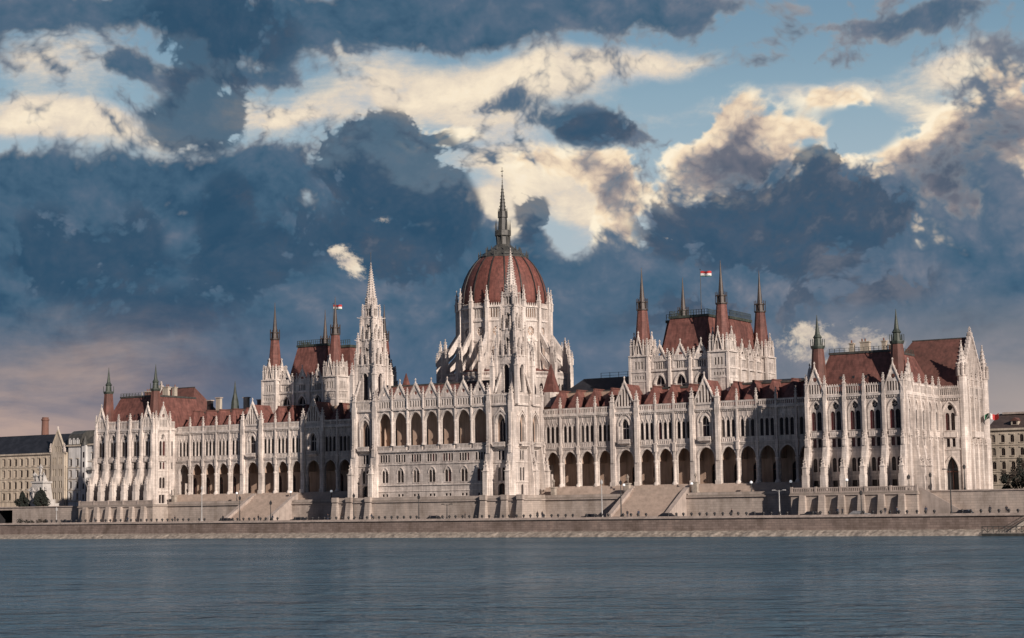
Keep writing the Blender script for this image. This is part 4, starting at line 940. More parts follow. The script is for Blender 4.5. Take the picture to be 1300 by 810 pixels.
# ------------------------------------------------------------------ neighbouring buildings
def block(name,label,x0,x1,y,depth,zb,eave,ridge,wallmat,roofmat,cols,rows,ww,wh,sill=True,gablebay=None,hip=2):
    e=empty(name,(0,0,0),label,'building'); F=frame(x0,y,1,0); L=x1-x0
    w=MB(); bwid=L/cols; wins=[]
    for c in range(cols):
        uc=bwid*(c+.5); H=[]
        for z in rows:
            top=z+wh; H.append(arch(uc,ww/2,z,top-ww*.3,top,3)); wins.append((uc,z,top))
        w.panel(F,rect(bwid*c,bwid*(c+1),zb,eave),H,0,.35,wallmat)
    w.box(x0,x1,y+.7,y+depth,zb,eave,wallmat)
    w.fbox(F,-.2,L+.2,eave-.5,eave,-.1,.5,'cream'); 
    for z in rows: w.fbox(F,0,L,z-.75,z-.5,-.05,.15,'cream')
    w.box(x0,x0+.3,y,y+.8,zb,eave,wallmat); w.box(x1-.3,x1-.001,y+.002,y+.8,zb,eave-.01,wallmat)
    w.build('wall',e)
    for uc,z,top in wins:
        m=MB(); m.face([F(p,q,-.16) for p,q in arch(uc,ww/2+.02,z-.02,top-ww*.3,top+.02,3)],WR.choice(['glass','glass','glass','glass','blind'])); m.fbox(F,uc-.03,uc+.03,z,top-.1,-.16,-.12,'sash'); m.fbox(F,uc-ww/2,uc+ww/2,z+wh*.62,z+wh*.62+.06,-.16,-.12,'sash'); m.fbox(F,uc-ww/2-.12,uc+ww/2+.12,z-.2,z-.03,0,.18,'cream'); m.fbox(F,uc-ww/2-.15,uc+ww/2+.15,top+.15,top+.4,0,.16,'cream'); m.build('window',e)
    r=MB(); r.frus((x0-.3,x1+.3,y-.4,y+depth),eave,(x0+hip,x1-hip,y+depth*.4,y+depth*.6),ridge,roofmat); ro=r.build('roof',e)
    return e,F,ro
e,F,ro=block('office_building','long ochre building with dark roof and tall gable at the far left',-250,-184.7,40,18,9.6,28.1,34.7,'ochre','slate',23,(12.4,16.2,20.1,24.0),1.05,2.3)
m=MB(); FG=frame(-191.6,39.55,1,0); m.panel(FG,[(0,9.6),(6.4,9.6),(6.4,28.4),(3.2,35.2),(0,28.4)],[h for k in (-1,1) for z in (12.4,16.2,20.1,24.0) for h in light_holes(3.2+k*1.4,2,.62,.25,z,z+2.4)]+[arch(3.2+k*.95,.3,27.6,29.8,30.2,3) for k in (-1,0,1)],0,.4,'cream')
for sg in (-1,1): m.prism([(3.2+sg*3.4,28.2),(3.2+sg*3.4,28.9),(3.2,36.0),(3.2,35.1)],FG,-.5,.2,'cream')
m.box(-191.6,-191.4,39.56,40.2,9.6,28.2,'cream'); m.box(-185.4,-185.2,39.56,40.2,9.6,28.2,'cream')
for u in (0,6.4): pinnacle(m,-191.6+u,39.5,28.2,.6,1,2)
pinnacle(m,-188.4,39.5,35.4,.4,.4,1)
for z in (12.4,16.2,20.1,24.0): m.face([FG(p,q,-.38) for p,q in rect(.5,5.9,z-.1,z+2.5)],'glass')
m.face([FG(p,q,-.38) for p,q in rect(1.4,5,27.4,30.4)],'glass')
m.build('gable',e)
c=MB(); c.lathe(-205.6,50,[(1.35,30),(1.15,39.6),(1.35,39.8),(1.35,40.3),(1.1,40.4),(1.1,40.9)],12,None,'brick'); c.build('chimney',ro)
e,F,ro=block('apartment_house','narrow pale grey apartment house with rounded dark dormered attic',-184.6,-178.4,40.5,14,9.6,30.4,31.4,'pale','lead',2,(12.2,15.9,19.6,23.4),.95,2.2,hip=.3)
m=MB(); P=[(40.4,30.4),(40.5,32.3),(41.3,34),(43.1,35.1),(46,35.4),(54,35.4),(54,30.4)]
for (y0,z0),(y1,z1) in zip(P,P[1:]): m.face([(-184.6,y0,z0),(-178.4,y0,z0),(-178.4,y1,z1),(-184.6,y1,z1)],'lead')
m.face([(-178.4,y,z) for y,z in P],'lead'); m.build('attic',e)
for x in (-183.3,-181.5,-179.7):
    m=MB(); G=frame(x-.6,40.2,1,0); m.panel(G,arch(.6,.6,30.6,32,32.7,4),[arch(.6,.35,30.9,31.9,32.2,3)],0,.3,'pale'); m.face([G(p,q,-.25) for p,q in arch(.6,.36,30.9,31.9,32.2,3)],'glass'); m.box(x-.55,x+.55,40.25,41.6,30.6,32,'pale'); m.build('dormer',e)
e,F,ro=block('apartment_house','ornate white apartment house with stacked balconies beside the left pavilion',-178.2,-160,41,14,9.6,30.6,35.6,'pale','lead',6,(11.6,15.2,18.8,22.4,25.4),.9,2.0,hip=3)
for u in (1.5,7.5,13.5):
    m=MB(); m.fbox(F,u-.9,u+.9,9.6,30.2,0,1.0,'pale'); q=F(u,0,.4); m.lathe(q[0],q[1],[(1.1,30.2),(1.0,31),(.5,32),(.1,33.2)],8,None,'lead')
    for z in (12,15.6,19.2,22.8,26): m.face([F(p,zz,1.004) for p,zz in rect(u-.35,u+.35,z,z+1.9)],'glass')
    m.build('bay_window',e)
for u,z in ((4.5,14.4),(4.5,18),(4.5,21.6),(10.5,14.4),(10.5,18),(10.5,21.6)):
    m=MB(); m.fbox(F,u-1.5,u+1.5,z,z+.25,0,1.2,'lead'); 
    for k in range(9): m.fbox(F,u-1.4+k*.35-.03,u-1.4+k*.35+.03,z+.25,z+1.2,1.1,1.17,'iron_and_shade')
    m.fbox(F,u-1.5,u+1.5,z+1.15,z+1.25,1.08,1.2,'iron_and_shade'); m.build('balcony',e)
e,F,ro=block('office_building','cream building with brown dormered roof at the right edge',120,196,60,18,9.6,25.6,29.6,'cream','roof_brown',32,(12.2,15.4,18.8,22.1),.95,1.8,hip=1)
m=MB(); m.box(122,194,66,72,29.4,29.9,'coping'); m.build('roof_ridge',e)
for x in (126.5,133.5,140.5,147.5,154.5):
    m=MB(); m.hexa([(x-.9,60.8,26.4),(x+.9,60.8,26.4),(x+.9,64,26.4),(x-.9,64,26.4),(x-.9,60.8,27.4),(x+.9,60.8,27.4),(x+.9,64,27.4),(x-.9,64,27.4)],'cream'); m.mesh([(x-1.1,60.6,27.4),(x+1.1,60.6,27.4),(x,60.6,28.3),(x-1.1,65,27.4),(x+1.1,65,27.4),(x,65,28.3)],[(0,1,2),(0,2,5,3),(1,4,5,2)],'tile_dark'); m.face([(x-.5,60.79,26.5),(x+.5,60.79,26.5),(x+.5,60.79,27.3),(x-.5,60.79,27.3)],'glass'); m.build('dormer',e)

# ------------------------------------------------------------------ figures (people, statues): one skinned body
def skin_mesh(name,pts,edges,rad,mats):
    me=bpy.data.meshes.new(name+'_base'); me.from_pydata([Vector(p) for p in pts],edges,[])
    o=bpy.data.objects.new(name+'_base',me); COL.objects.link(o)
    sk=o.modifiers.new('s','SKIN'); sk.use_smooth_shade=True
    for i,r in enumerate(rad): me.skin_vertices[0].data[i].radius=(r,r)
    for i in range(len(pts)): me.skin_vertices[0].data[i].use_root=(i==0)
    sb=o.modifiers.new('b','SUBSURF'); sb.levels=1; sb.render_levels=1
    dg=bpy.context.evaluated_depsgraph_get(); ev=o.evaluated_get(dg); out=bpy.data.meshes.new_from_object(ev); out.name=name
    bpy.data.objects.remove(o); bpy.data.meshes.remove(me)
    out.materials.clear()
    for k in mats[0]: out.materials.append(M[k])
    for p in out.polygons: p.material_index=mats[1](p.center)
    return out
def body(stride=0.0,arm=0.0):
    P=[(0,0,.98),(0,0,1.2),(0,0,1.42),(0,0,1.52),(0,-.02,1.60),(0,-.02,1.74)]
    E=[(0,1),(1,2),(2,3),(3,4),(4,5)]; Rr=[.15,.14,.155,.06,.095,.075]
    for s in (-1,1):
        i=len(P); f=stride*s
        P+=[(s*.1,0,.92),(s*.11,-.04-f*.5,.5),(s*.11,.02-f,.09),(s*.12,-.13-f,.04)]; E+=[(0,i),(i,i+1),(i+1,i+2),(i+2,i+3)]; Rr+=[.1,.075,.05,.04]
        i=len(P); P+=[(s*.2,0,1.42),(s*.27,.03+f*.3,1.13),(s*.25,-.1+f*.6-arm*.2,.88+arm*.5),(s*.25,-.14+f*.7-arm*.25,.78+arm*.55)]; E+=[(2,i),(i,i+1),(i+1,i+2),(i+2,i+3)]; Rr+=[.065,.05,.038,.035]
    return P,E,Rr
def person_mesh(k,stride,top,leg):
    def mi(c):
        if c.z>1.53: return 0
        if c.z<.88 and abs(c.x)<.2: return 2
        if abs(c.x)>.2 and c.z<.86: return 0
        return 1
    return skin_mesh('person_body_%d'%k,*body(stride),((('skin'),top,leg),mi))
PMESH=[person_mesh(0,0,'cloth1','cloth2'),person_mesh(1,.24,'cloth2','cloth1'),person_mesh(2,.12,'cloth1','cloth1')]
hairmb=MB(); hairmb.ball((0,.015,1.70),.105,'hair',8,.85)
hair=hairmb.build('hair'); hme=hair.data; bpy.data.objects.remove(hair)
people=[(146.2,'person in dark clothes standing by the quay below the right end of the parliament'),(133.1,'person in dark clothes on the quay left of the tall dark lamp post'),(41.0,'left one of two people walking near the central block corner'),(42.3,'right one of two people walking near the central block corner'),(-37.7,'person on the quay below the left staircase, near its right side'),(-54.3,'person at the left foot of the left staircase'),(-42.4,'person walking in front of the left staircase middle'),(114.1,'person in dark clothes below the right pavilion buttresses'),(115.2,'second person close beside another below the right pavilion'),(-100.4,'person on the quay below the far left pavilion')]
for x,w in ((-88,'below the left pavilion, right of its last buttress'),(-71,'below the first sunlit arches of the left arcade'),(-20,'at the left end of the central block terrace'),(-6.5,'left of the slim lamp post below the loggia'),(21,'below the right tower of the central block'),(64.5,'beside the thin dark pole before the right staircase'),(67.3,'at the right foot of the right staircase'),(90,'by the shadow left of the right pavilion'),(124.5,'by the right corner of the pavilion terrace'),(127,'at the foot of the narrow side stair'),(149.5,'nearest the right end of the bollard row')):
    people.append((x,'small dark-clad person on the quay '+w))
for i,(x,lab) in enumerate(people):
    p=empty('person',(x,-30.3,4.96),lab,'person','people strolling on the quay'); p.rotation_euler.z=random.uniform(0,6.28)
    o=bpy.data.objects.new('body',PMESH[i%3]); COL.objects.link(o); o.parent=p
    h=bpy.data.objects.new('hair',hme); COL.objects.link(h); h.parent=p
SM=skin_mesh('statue_figure',*body(.05,.4),(('figure',),lambda c:0))
MM=skin_mesh('marble_figure',*body(.1,.9),(('marble',),lambda c:0))
for x,y,z,lab in ((30,-3.9,9.9,'weathered stone statue in the first arch right of the central block'),(50.9,-4.2,10.5,'stone statue on the left side of the right-hand staircase'),(69.0,-4.2,10.5,'stone statue on the right side of the right-hand staircase'),(-95.6,-3.9,9.9,'stone statue by the farthest left arch of the arcade')):
    s=empty('statue',(x,y,z),lab,'statue','terrace statues')
    m=MB(); m.box(-.7,.7,-.7,.7,0,.3,'figure'); m.box(-.55,.55,-.55,.55,.3,2.3,'figure'); m.box(-.7,.7,-.7,.7,2.3,2.55,'figure'); m.build('pedestal',s)
    o=bpy.data.objects.new('figure',SM); COL.objects.link(o); o.parent=s; o.location=(0,0,2.5); o.scale=(1.25,1.25,1.25)
# white marble memorial at far left
mo=empty('memorial',(-153.6,0,9.6),'tall white marble memorial group on a pedestal before the ochre building','monument')
m=MB(); m.box(-4.6,4.6,-3,3,0,1.2,'marble'); m.box(-3.6,3.6,-2.4,2.4,1.2,2.4,'marble'); m.frus((-2.9,2.9,-2,2),2.4,(-2.3,2.3,-1.6,1.6),7.4,'marble'); m.box(-2.7,2.7,-1.9,1.9,7.4,7.9,'marble'); m.frus((-1.5,1.5,-1.2,1.2),7.9,(-.9,.9,-.8,.8),9.8,'marble'); m.build('pedestal',mo)
for x,y,z,sc,rz in ((0,-.3,9.5,2.1,0),(-1.9,-.9,7.8,1.75,.4),(1.9,-.9,7.8,1.75,-.4),(-.8,-1.3,7.8,1.5,.1),(.9,-1.3,7.8,1.55,-.1),(-3.1,-1.2,2.4,2.3,.3),(3.1,-1.2,2.4,2.3,-.3),(-1.2,-2.2,2.4,2.1,0),(1.2,-2.2,2.4,2.1,0)):
    o=bpy.data.objects.new('figure',MM); COL.objects.link(o); o.parent=mo; o.location=(x,y,z); o.scale=(sc*1.35,sc*1.2,sc); o.rotation_euler.z=rz

# ------------------------------------------------------------------ trees and shrubs
def foliage(rx,ry,rz,n,size,mats,cone=False,seed=0):
    rnd=random.Random(seed); m=MB()
    cl=[]
    for i in range(26):
        while True:
            p=Vector((rnd.uniform(-1,1),rnd.uniform(-1,1),rnd.uniform(-1,1)))
            if p.length<=1: break
        cl.append((p,rnd.uniform(.22,.42),rnd.choice(mats)))
    for i in range(n):
        c,cr,mt=rnd.choice(cl); d=Vector((rnd.gauss(0,1),rnd.gauss(0,1),rnd.gauss(0,1))).normalized()*cr*rnd.uniform(.5,1)
        p=c+d; k=1.0
        if cone: k=max(.12,1-(p.z+1)/2*.85)
        q=Vector((p.x*rx*k,p.y*ry*k,p.z*rz))
        a=Vector((rnd.gauss(0,1),rnd.gauss(0,1),rnd.gauss(0,1))).normalized(); b=a.orthogonal().normalized(); s=size*rnd.uniform(.6,1.3)
        m.face([q-a*s,q+b*s*.6,q+a*s,q-b*s*.6],mt)
    return m
def tree(name,label,cat,x,y,z,h,rx,rz,trunk,mats,seed,cone=False,n=1500,group=None,size=.28):
    t=empty(name,(x,y,z),label,cat,group)
    m=MB(); rnd=random.Random(seed+50); m.tube((0,0,-.1),(0,0,trunk+rz*.6),.22,'bark',7,.1)
    for k in range(7):
        a=rnd.uniform(0,6.28); zz=trunk+rnd.uniform(-.2,.6)*rz*.8; m.tube((0,0,zz),(rx*.75*math.cos(a),rx*.75*math.sin(a),zz+rz*rnd.uniform(.4,.9)),.09,'bark',5,.03)
    m.build('trunk',t); c=foliage(rx,rx,rz,n,size,mats,cone,seed).build('crown',t); c.location=(0,0,trunk+rz*.85)
    return t
tree('conifer','dark clipped conifer at the left side of the white memorial','tree',-157.6,-3.8,9.6,5,3.3,2.3,.4,['leaf'],1,True,4200,'dark conifers by the memorial')
tree('conifer','dark pointed conifer at the right side of the white memorial','tree',-150.0,-3.8,9.6,6,3.5,2.9,.4,['leaf'],2,True,4600,'dark conifers by the memorial')
TL=['dark leafy tree standing nearest the right corner of the parliament','brownish half-bare tree second from the parliament corner','dark dense round tree third from the parliament corner','tall brownish tree at the right edge of the picture','dark low tree at the right edge, in front of the cream building']
for i,(x,y,h,rx,rz,tr,mt) in enumerate(((129.6,42,6,2.2,2.3,.7,['leaf','leaf2']),(132.2,44,7,2.3,3.3,1.6,['leaf2','leaf2','leaf']),(136.4,38,6,3.2,2.6,.6,['leaf']),(139.5,44,8,2.6,4.0,2.4,['leaf2']),(143.6,34,6,4.0,3.0,.8,['leaf']))):
    tree('tree',TL[i],'tree',x,y,9.75,h,rx,rz,tr,mt,10+i,False,1300 if 'leaf2' in mt else 2400,'trees before the cream building',.26)

# ------------------------------------------------------------------ lamps, bollards, cars
def lamp(label,x,y,z,h,mat,kind,group='quay lamp posts'):
    e=empty('street_lamp',(x,y,z),label,'lamp',group)
    p=MB(); p.lathe(0,0,[(.26,0),(.26,.5),(.16,.7),(.11,h*.6),(.08,h)],8,None,mat)
    if kind=='double':
        for s in (-1,1): p.tube((0,0,h-.3),(s*1.2,0,h),.05,mat,5)
    p.build('pole',e)
    for s in ((-1,1) if kind=='double' else (0,)):
        l=MB()
        if kind=='globe': l.ball((0,0,h+.32),.34,'globe',10); l.lathe(0,0,[(.18,h-.02),(.2,h+.06)],8,None,mat)
        elif kind=='double': l.hexa([(s*1.2-.4,-.15,h-.12),(s*1.2+.4,-.15,h-.12),(s*1.2+.4,.15,h-.12),(s*1.2-.4,.15,h-.12),(s*1.2-.3,-.1,h+.08),(s*1.2+.3,-.1,h+.08),(s*1.2+.3,.1,h+.08),(s*1.2-.3,.1,h+.08)],mat)
        else: l.lathe(0,0,[(.12,h),(.3,h+.15),(.34,h+.7),(.1,h+.95),(.03,h+1.2)],6,None,mat)
        l.build('lamp_head',e)
    return e
QZ=4.96
lamp('tall white pole left of the left staircase',-62.3,-29.5,QZ,8.4,'palegrey','lantern')
lamp('tall dark lamp post before the left staircase',-49.3,-29.5,QZ,5.6,'iron_and_shade','lantern')
lamp('short dark lamp post at the middle of the left staircase foot',-39,-29.5,QZ,4.2,'iron_and_shade','lantern')
lamp('dark lamp post below the left tower of the central block',-12.5,-29.5,QZ,5.6,'iron_and_shade','lantern')
lamp('slim dark lamp post below the middle of the central loggia',7.1,-29.5,QZ,5.0,'iron_and_shade','lantern')
lamp('short dark two-armed lamp below the central loggia, right half',15.3,-29.5,QZ,3.7,'iron_and_shade','double')
lamp('tall white pole left of the right staircase',57.6,-29.5,QZ,7.6,'palegrey','lantern')
lamp('tall thin dark pole before the right staircase',62.5,-29.5,QZ,7.4,'iron_and_shade','lantern')
lamp('white two-armed lamp post beside the right pavilion shadow',100.8,-29.5,QZ,5.6,'palegrey','double')
lamp('tallest dark two-armed lamp post, before the right end block',138.1,-29.5,QZ,9.2,'iron_and_shade','double')
lamp('slim lamp post below the right pavilion buttresses',119.1,-29.5,QZ,4.2,'iron_and_shade','lantern')
lamp('short white pole on the far left quay',-115.9,-29.5,QZ,3.4,'palegrey','lantern')
for x,y,z,lab in ((-52.4,-4.9,9.9,'white globe lamp in shadow by the left staircase top'),(-38.5,-4.9,9.9,'white globe lamp in deep shadow beside the central block'),(50.2,-4.9,9.9,'white globe lamp left of the right staircase top'),(68.3,-4.9,9.9,'white globe lamp right of the right staircase top'),(83.5,-4.9,9.9,'white globe lamp in shadow left of the right pavilion'),(93.3,-4.9,9.9,'white globe lamp in shadow closest to the right pavilion'),(109.2,-11.4,9.9,'white globe lamp between the right pavilion buttresses'),(-71.5,-4.9,9.9,'white globe lamp beside the sunlit left arcade')):
    lamp(lab,x,y,z,2.4,'iron_and_shade','globe','globe lamps on the terrace')
for x,y,lab,h in ((125.6,-4,'dark lantern post on the south terrace by the end pavilion',3.0),(133.2,-4,'large ornate dark lantern post before the gabled end',4.6),(122.8,-10,'dark lantern post at the terrace corner',2.6)):
    lamp(lab,x,y,9.9,h,'iron_and_shade','lantern','lantern posts on the south plaza')
bm=MB(); bm.lathe(0,0,[(.16,0),(.16,.2),(.12,.25)],8,None,'iron_and_shade'); bm.ball((0,0,.5),.31,'iron_and_shade',10)
b0=bm.build('bollard'); b0.location=(-117,-31.9,5.22)
LB='round-headed black bollard in the row along the quay parapet'
tag(b0,LB,'bollard','bollards along the quay')
skip=[-56.2,-32.3,10,52.9,72.8,106.6,117.6,138.1,-62.3,62.5]
x=-115.2
while x<153:
    if min(abs(x-q) for q in skip)>1.3:
        o=b0.copy(); COL.objects.link(o); o.location=(x+random.uniform(-.12,.12),-31.9,5.22)
    x+=1.87
def car_root(label,x,paint,k):
    e=empty('parked_car',(x,-26.6,4.41),label,'car','cars along the quay road'); L=2.1
    m=MB(); P=[(-L,.35),(L,.35),(L+.05,.75),(L-.15,.95),(1.05,1.02),(.55,1.5),(-1.15,1.52),(-1.85,1.05),(-L,.95)]
    G=lambda u,z,d=0:(u,-d,z)
    n=len(P); 
    inner=[(u*(1 if z<1.1 else .98),z) for u,z in P]
    V=[(u,-.86 if z<1.1 else -.68,z) for u,z in P]+[(u,.86 if z<1.1 else .68,z) for u,z in P]
    m.mesh(V,[tuple(range(n)),tuple(reversed(range(n,2*n)))]+[(i,(i+1)%n,n+(i+1)%n,n+i) for i in range(n)],paint); m.build('body',e)
    for s in (-1,1):
        g=MB(); g.mesh([(-1.35,s*.80,1.05),(.85,s*.80,1.05),(.5,s*.715,1.42),(-1.05,s*.715,1.44)],[(0,1,2,3)],'glass'); g.build('side_window',e)
        for ax in (-1.3,1.35):
            w=MB(); w.tube((ax,s*.66,.32),(ax,s*.88,.32),.32,'tyre',12); w.tube((ax,s*.86,.32),(ax,s*.895,.32),.19,'white',10); w.build('wheel',e)
        h=MB(); h.box(L-.02,L+.07,s*.62-.15,s*.62+.15,.66,.82,'white'); h.build('headlight',e)
    e.rotation_euler.z=PI if k%2 else 0
    return e
for k,(x,p,lab) in enumerate(((-56.2,'car','dark car parked below the left staircase'),(-32.3,'car','dark car parked left of the central block'),(10,'car','dark car parked below the central loggia'),(52.9,'car','dark car left of the right staircase'),(72.8,'car','dark car right of the right staircase'),(106.6,'car','dark car below the left buttresses of the right pavilion'),(117.6,'car2','greyer car below the right pavilion'),(139.5,'car','dark car below the gabled right end'))): car_root(lab,x,p,k)
# low scrub by the far left quay
for i,(x,rz) in enumerate(((-128.5,.9),(-126.2,.6),(-123.8,.55),(-121.0,.8),(-118.6,.7))):
    t=empty('shrub',(x,-31.2,4.96),['spiky dark shrub at the far left end of the quay row','low dark shrub second in the far left quay row','low dark shrub in the middle of the far left quay row','taller dark shrub fourth in the far left quay row','dark shrub nearest the short white pole'][i],'shrub','scrub on the far left quay')
    m=MB(); m.tube((0,0,0),(0,0,.5),.06,'bark',5); m.build('stem',t); foliage(1.1,.5,rz,320,.13,['leaf','leaf2'],False,90+i).build('crown',t).location=(0,0,rz*.8)
# pontoon landing at the right edge
po=empty('landing_stage',(151,-38,ZW),'dark floating landing stage with grey railing at the right river edge','landing stage')
m=MB(); m.hexa([(-3.6,-1.8,-.3),(9,-1.8,-.3),(9,1.8,-.3),(-3.6,1.8,-.3),(-3.9,-2,.55),(9,-2,.55),(9,2,.55),(-3.9,2,.55)],'lead'); m.box(-3.95,9,-2.05,2.05,.55,.68,'figure'); m.build('hull',po)
m=MB()
for k in range(12):
    x=-3.7+k*1.1; m.box(x-.06,x+.06,-2,-1.88,.68,1.9,'lead')
    if k<11 and k%3!=2: m.tube((x,-1.94,.75 if k%2 else 1.8),(x+1.1,-1.94,1.8 if k%2 else .75),.06,'lead',4)
m.box(-3.75,8.5,-2,-1.88,1.82,1.95,'lead'); m.box(-3.75,8.5,-1.98,-1.9,1.2,1.28,'lead'); m.build('railing',po)
m=MB(); m.hexa([(.4,1.2,.7),(1.4,1.2,.7),(5.6,5.6,4.05),(4.6,5.6,4.05),(.4,1.2,.85),(1.4,1.2,.85),(5.6,5.6,4.2),(4.6,5.6,4.2)],'figure')
for o in (0,1.0): m.tube((.4+o,1.2,1.75),(4.6+o,5.6,5.1),.06,'lead',5)
m.build('gangway',po)
# dark end-block banner flag on the gabled end
f=empty('flag',(127.9,28.5,25),'red, white and green flag hanging out from the right gabled end of the parliament','flag')
m=MB(); m.tube((0,0,0),(2.2,-.4,3.4),.06,'palegrey',5); m.build('flagpole',f)
m=MB(); n=4
for band,mt in enumerate(('flaggreen','flagwhite','flagred')):
    V=[]
    for i in range(n+1):
        t=(band+i/n)/3 if band<2 else 2/3+(i/n)*.55
        for e in (0,1): V.append((.7+2.8*t,-.2+.28*math.sin(t*9),1.25+.35*math.sin(t*5)+.4*t+e*1.3))
    m.mesh(V,[(2*i,2*i+2,2*i+3,2*i+1) for i in range(n)],mt,True)
m.build('flag_cloth',f)

# ================================================================== CAMERA, SUN, SKY
YAW,PITCH,ROLL=.5532,.1076,-.0146
fw=Vector((-math.sin(YAW)*math.cos(PITCH),math.cos(YAW)*math.cos(PITCH),math.sin(PITCH)))
rt=Vector((math.cos(YAW),math.sin(YAW),0)); up=rt.cross(fw)
rr=rt*math.cos(ROLL)+up*math.sin(ROLL); uu=-rt*math.sin(ROLL)+up*math.cos(ROLL)
cam=bpy.data.cameras.new('camera'); co=bpy.data.objects.new('camera',cam); COL.objects.link(co)
mt=Matrix((rr,uu,-fw)).transposed().to_4x4(); mt.translation=Vector((247.9458,-375.3502,8.0)); co.matrix_world=mt
cam.sensor_width=36; cam.lens=36*2196.08/1300; cam.clip_end=20000; cam.clip_start=1
scene.camera=co
EL=R(22); SAZ=R(115.5)
sun=bpy.data.lights.new('sun','SUN'); sun.energy=5.0; sun.angle=R(.5); sun.color=(1,.875,.775)
so=bpy.data.objects.new('sun',sun); COL.objects.link(so)
sd=Vector((math.sin(SAZ)*math.cos(EL),math.cos(SAZ)*math.cos(EL),math.sin(EL)))
so.rotation_euler=(-sd).to_track_quat('-Z','Y').to_euler()
# cloud masses: (azimuth, elevation, half-width, half-height, weight) in tenths of a radian
L1=[(-2.660,2.475,0.546,0.273,1.00),(-2.482,2.157,0.865,0.137,1.20),(-2.828,2.186,0.546,0.137,0.90),(-1.320,2.254,0.546,0.159,1.00),(-0.815,2.348,0.546,0.146,1.10),(-0.258,2.437,0.638,0.146,1.10),(0.347,2.495,0.683,0.155,1.20),(0.950,2.530,0.546,0.109,1.10),(-0.814,2.571,0.364,0.159,0.70),(-0.215,2.235,0.455,0.205,0.80),(0.249,2.228,0.729,0.205,0.80),(-0.033,1.940,0.501,0.250,0.90),(0.245,1.980,0.546,0.182,0.70),(0.539,1.703,0.319,0.319,1.10),(-0.130,1.624,0.364,0.205,1.30),(0.309,1.685,0.205,0.250,0.70),(0.150,1.824,0.273,0.205,0.90),(1.900,2.308,0.501,0.109,0.90),(2.656,2.423,0.501,0.164,1.00),(2.426,2.157,0.410,0.118,0.70),(1.174,2.290,0.546,0.114,0.50),(0.262,1.663,0.205,0.228,-0.90),(1.684,2.575,0.774,0.182,-0.60),(2.026,2.093,0.410,0.182,-0.60),(0.614,1.994,0.228,0.137,-0.50)]
L2=[(1.374,2.125,0.250,0.250,1.10),(1.255,1.951,0.364,0.219,1.20),(1.622,2.070,0.273,0.159,0.70),(1.074,2.003,0.228,0.128,0.70),(1.899,2.277,0.364,0.100,0.60),(1.434,1.854,0.319,0.182,0.90),(2.678,1.943,0.455,0.342,1.30),(2.900,2.101,0.319,0.273,1.20),(2.413,1.828,0.387,0.182,1.10),(2.535,1.623,0.546,0.250,1.20),(0.588,1.837,0.250,0.273,1.10),(0.606,1.588,0.205,0.250,1.00),(0.245,1.980,0.410,0.146,0.70),(2.698,1.416,0.546,0.319,1.00),(1.883,1.834,0.273,0.159,0.80),(0.885,1.761,0.319,0.137,0.70),(2.783,2.370,0.319,0.118,0.60),(-0.401,2.169,0.319,0.159,0.50)]
L3=[(-2.037,1.596,2.140,0.455,1.30),(-2.252,1.104,2.277,0.683,1.50),(-2.651,1.867,1.184,0.191,1.00),(-1.411,1.940,0.592,0.205,1.00),(-0.905,2.813,1.913,0.219,1.30),(0.726,2.817,0.820,0.146,1.00),(-2.269,2.796,1.184,0.137,0.80),(-1.457,2.628,0.410,0.228,0.80),(-2.133,2.485,0.364,0.118,0.90),(-0.209,2.703,0.683,0.164,0.80),(0.527,2.213,0.433,0.155,1.20),(-0.027,2.358,0.250,0.073,0.80),(1.106,1.483,0.455,0.250,1.10),(1.655,1.711,0.683,0.273,1.30),(2.052,1.581,0.501,0.228,1.20),(1.137,0.939,1.913,0.546,1.40),(2.676,0.890,1.093,0.546,1.20),(2.795,1.673,0.364,0.364,0.80),(-0.777,1.016,1.184,0.592,1.40),(2.316,2.687,0.865,0.100,0.80),(-0.156,1.442,0.137,0.159,0.60),(0.137,1.597,0.146,0.237,1.00),(0.186,1.255,0.501,0.182,1.00),(-2.837,2.722,0.364,0.182,0.70),(1.636,2.490,0.501,0.073,0.40),(0.286,1.708,0.250,0.273,-1.30),(0.010,1.758,0.273,0.228,-0.80),(1.983,2.118,0.501,0.228,-0.80),(1.404,2.369,0.729,0.228,-0.50)]
L4=[(-1.752,2.467,0.273,0.410,1.20),(-1.662,2.754,0.546,0.273,0.90),(-1.885,2.198,0.273,0.164,0.80),(-0.817,2.034,0.387,0.273,1.20),(-0.632,2.124,0.319,0.228,0.90),(-0.472,1.944,0.250,0.228,0.90),(-0.636,1.605,0.433,0.364,1.10),(-0.406,1.649,0.228,0.228,0.90),(-1.659,1.713,0.164,0.273,0.90),(-1.546,1.401,0.319,0.273,0.80),(1.610,1.713,0.501,0.273,0.90),(2.009,1.606,0.410,0.191,0.90),(0.526,2.199,0.273,0.118,0.80),(0.110,1.666,0.118,0.182,1.00),(1.018,1.599,0.364,0.228,0.70),(1.514,1.515,0.729,0.250,0.70),(-2.429,1.411,0.546,0.273,0.60),(-2.646,1.538,0.273,0.273,0.50),(-2.125,1.550,0.228,0.319,0.50),(-1.230,1.560,0.273,0.273,0.50),(-1.945,1.106,0.546,0.182,0.50),(1.140,1.075,0.729,0.182,0.50),(2.039,1.225,0.546,0.182,0.50),(1.797,1.928,0.182,0.100,0.80)]
L5=[(-0.935,1.407,0.123,0.137,1.15),(-1.003,1.488,0.073,0.064,0.70),(-0.737,1.673,0.064,0.046,0.35),(0.902,1.544,0.073,0.055,0.70),(1.784,0.876,0.387,0.182,1.10),(2.068,0.823,0.228,0.100,0.80)]
def s2l(c): return tuple((v/255/12.92 if v/255<=.04045 else ((v/255+.055)/1.055)**2.4) for v in c)
world=bpy.data.worlds.new('World'); scene.world=world; world.use_nodes=True
wn=world.node_tree.nodes; wl=world.node_tree.links; bg=wn['Background']
def V_(x): return x
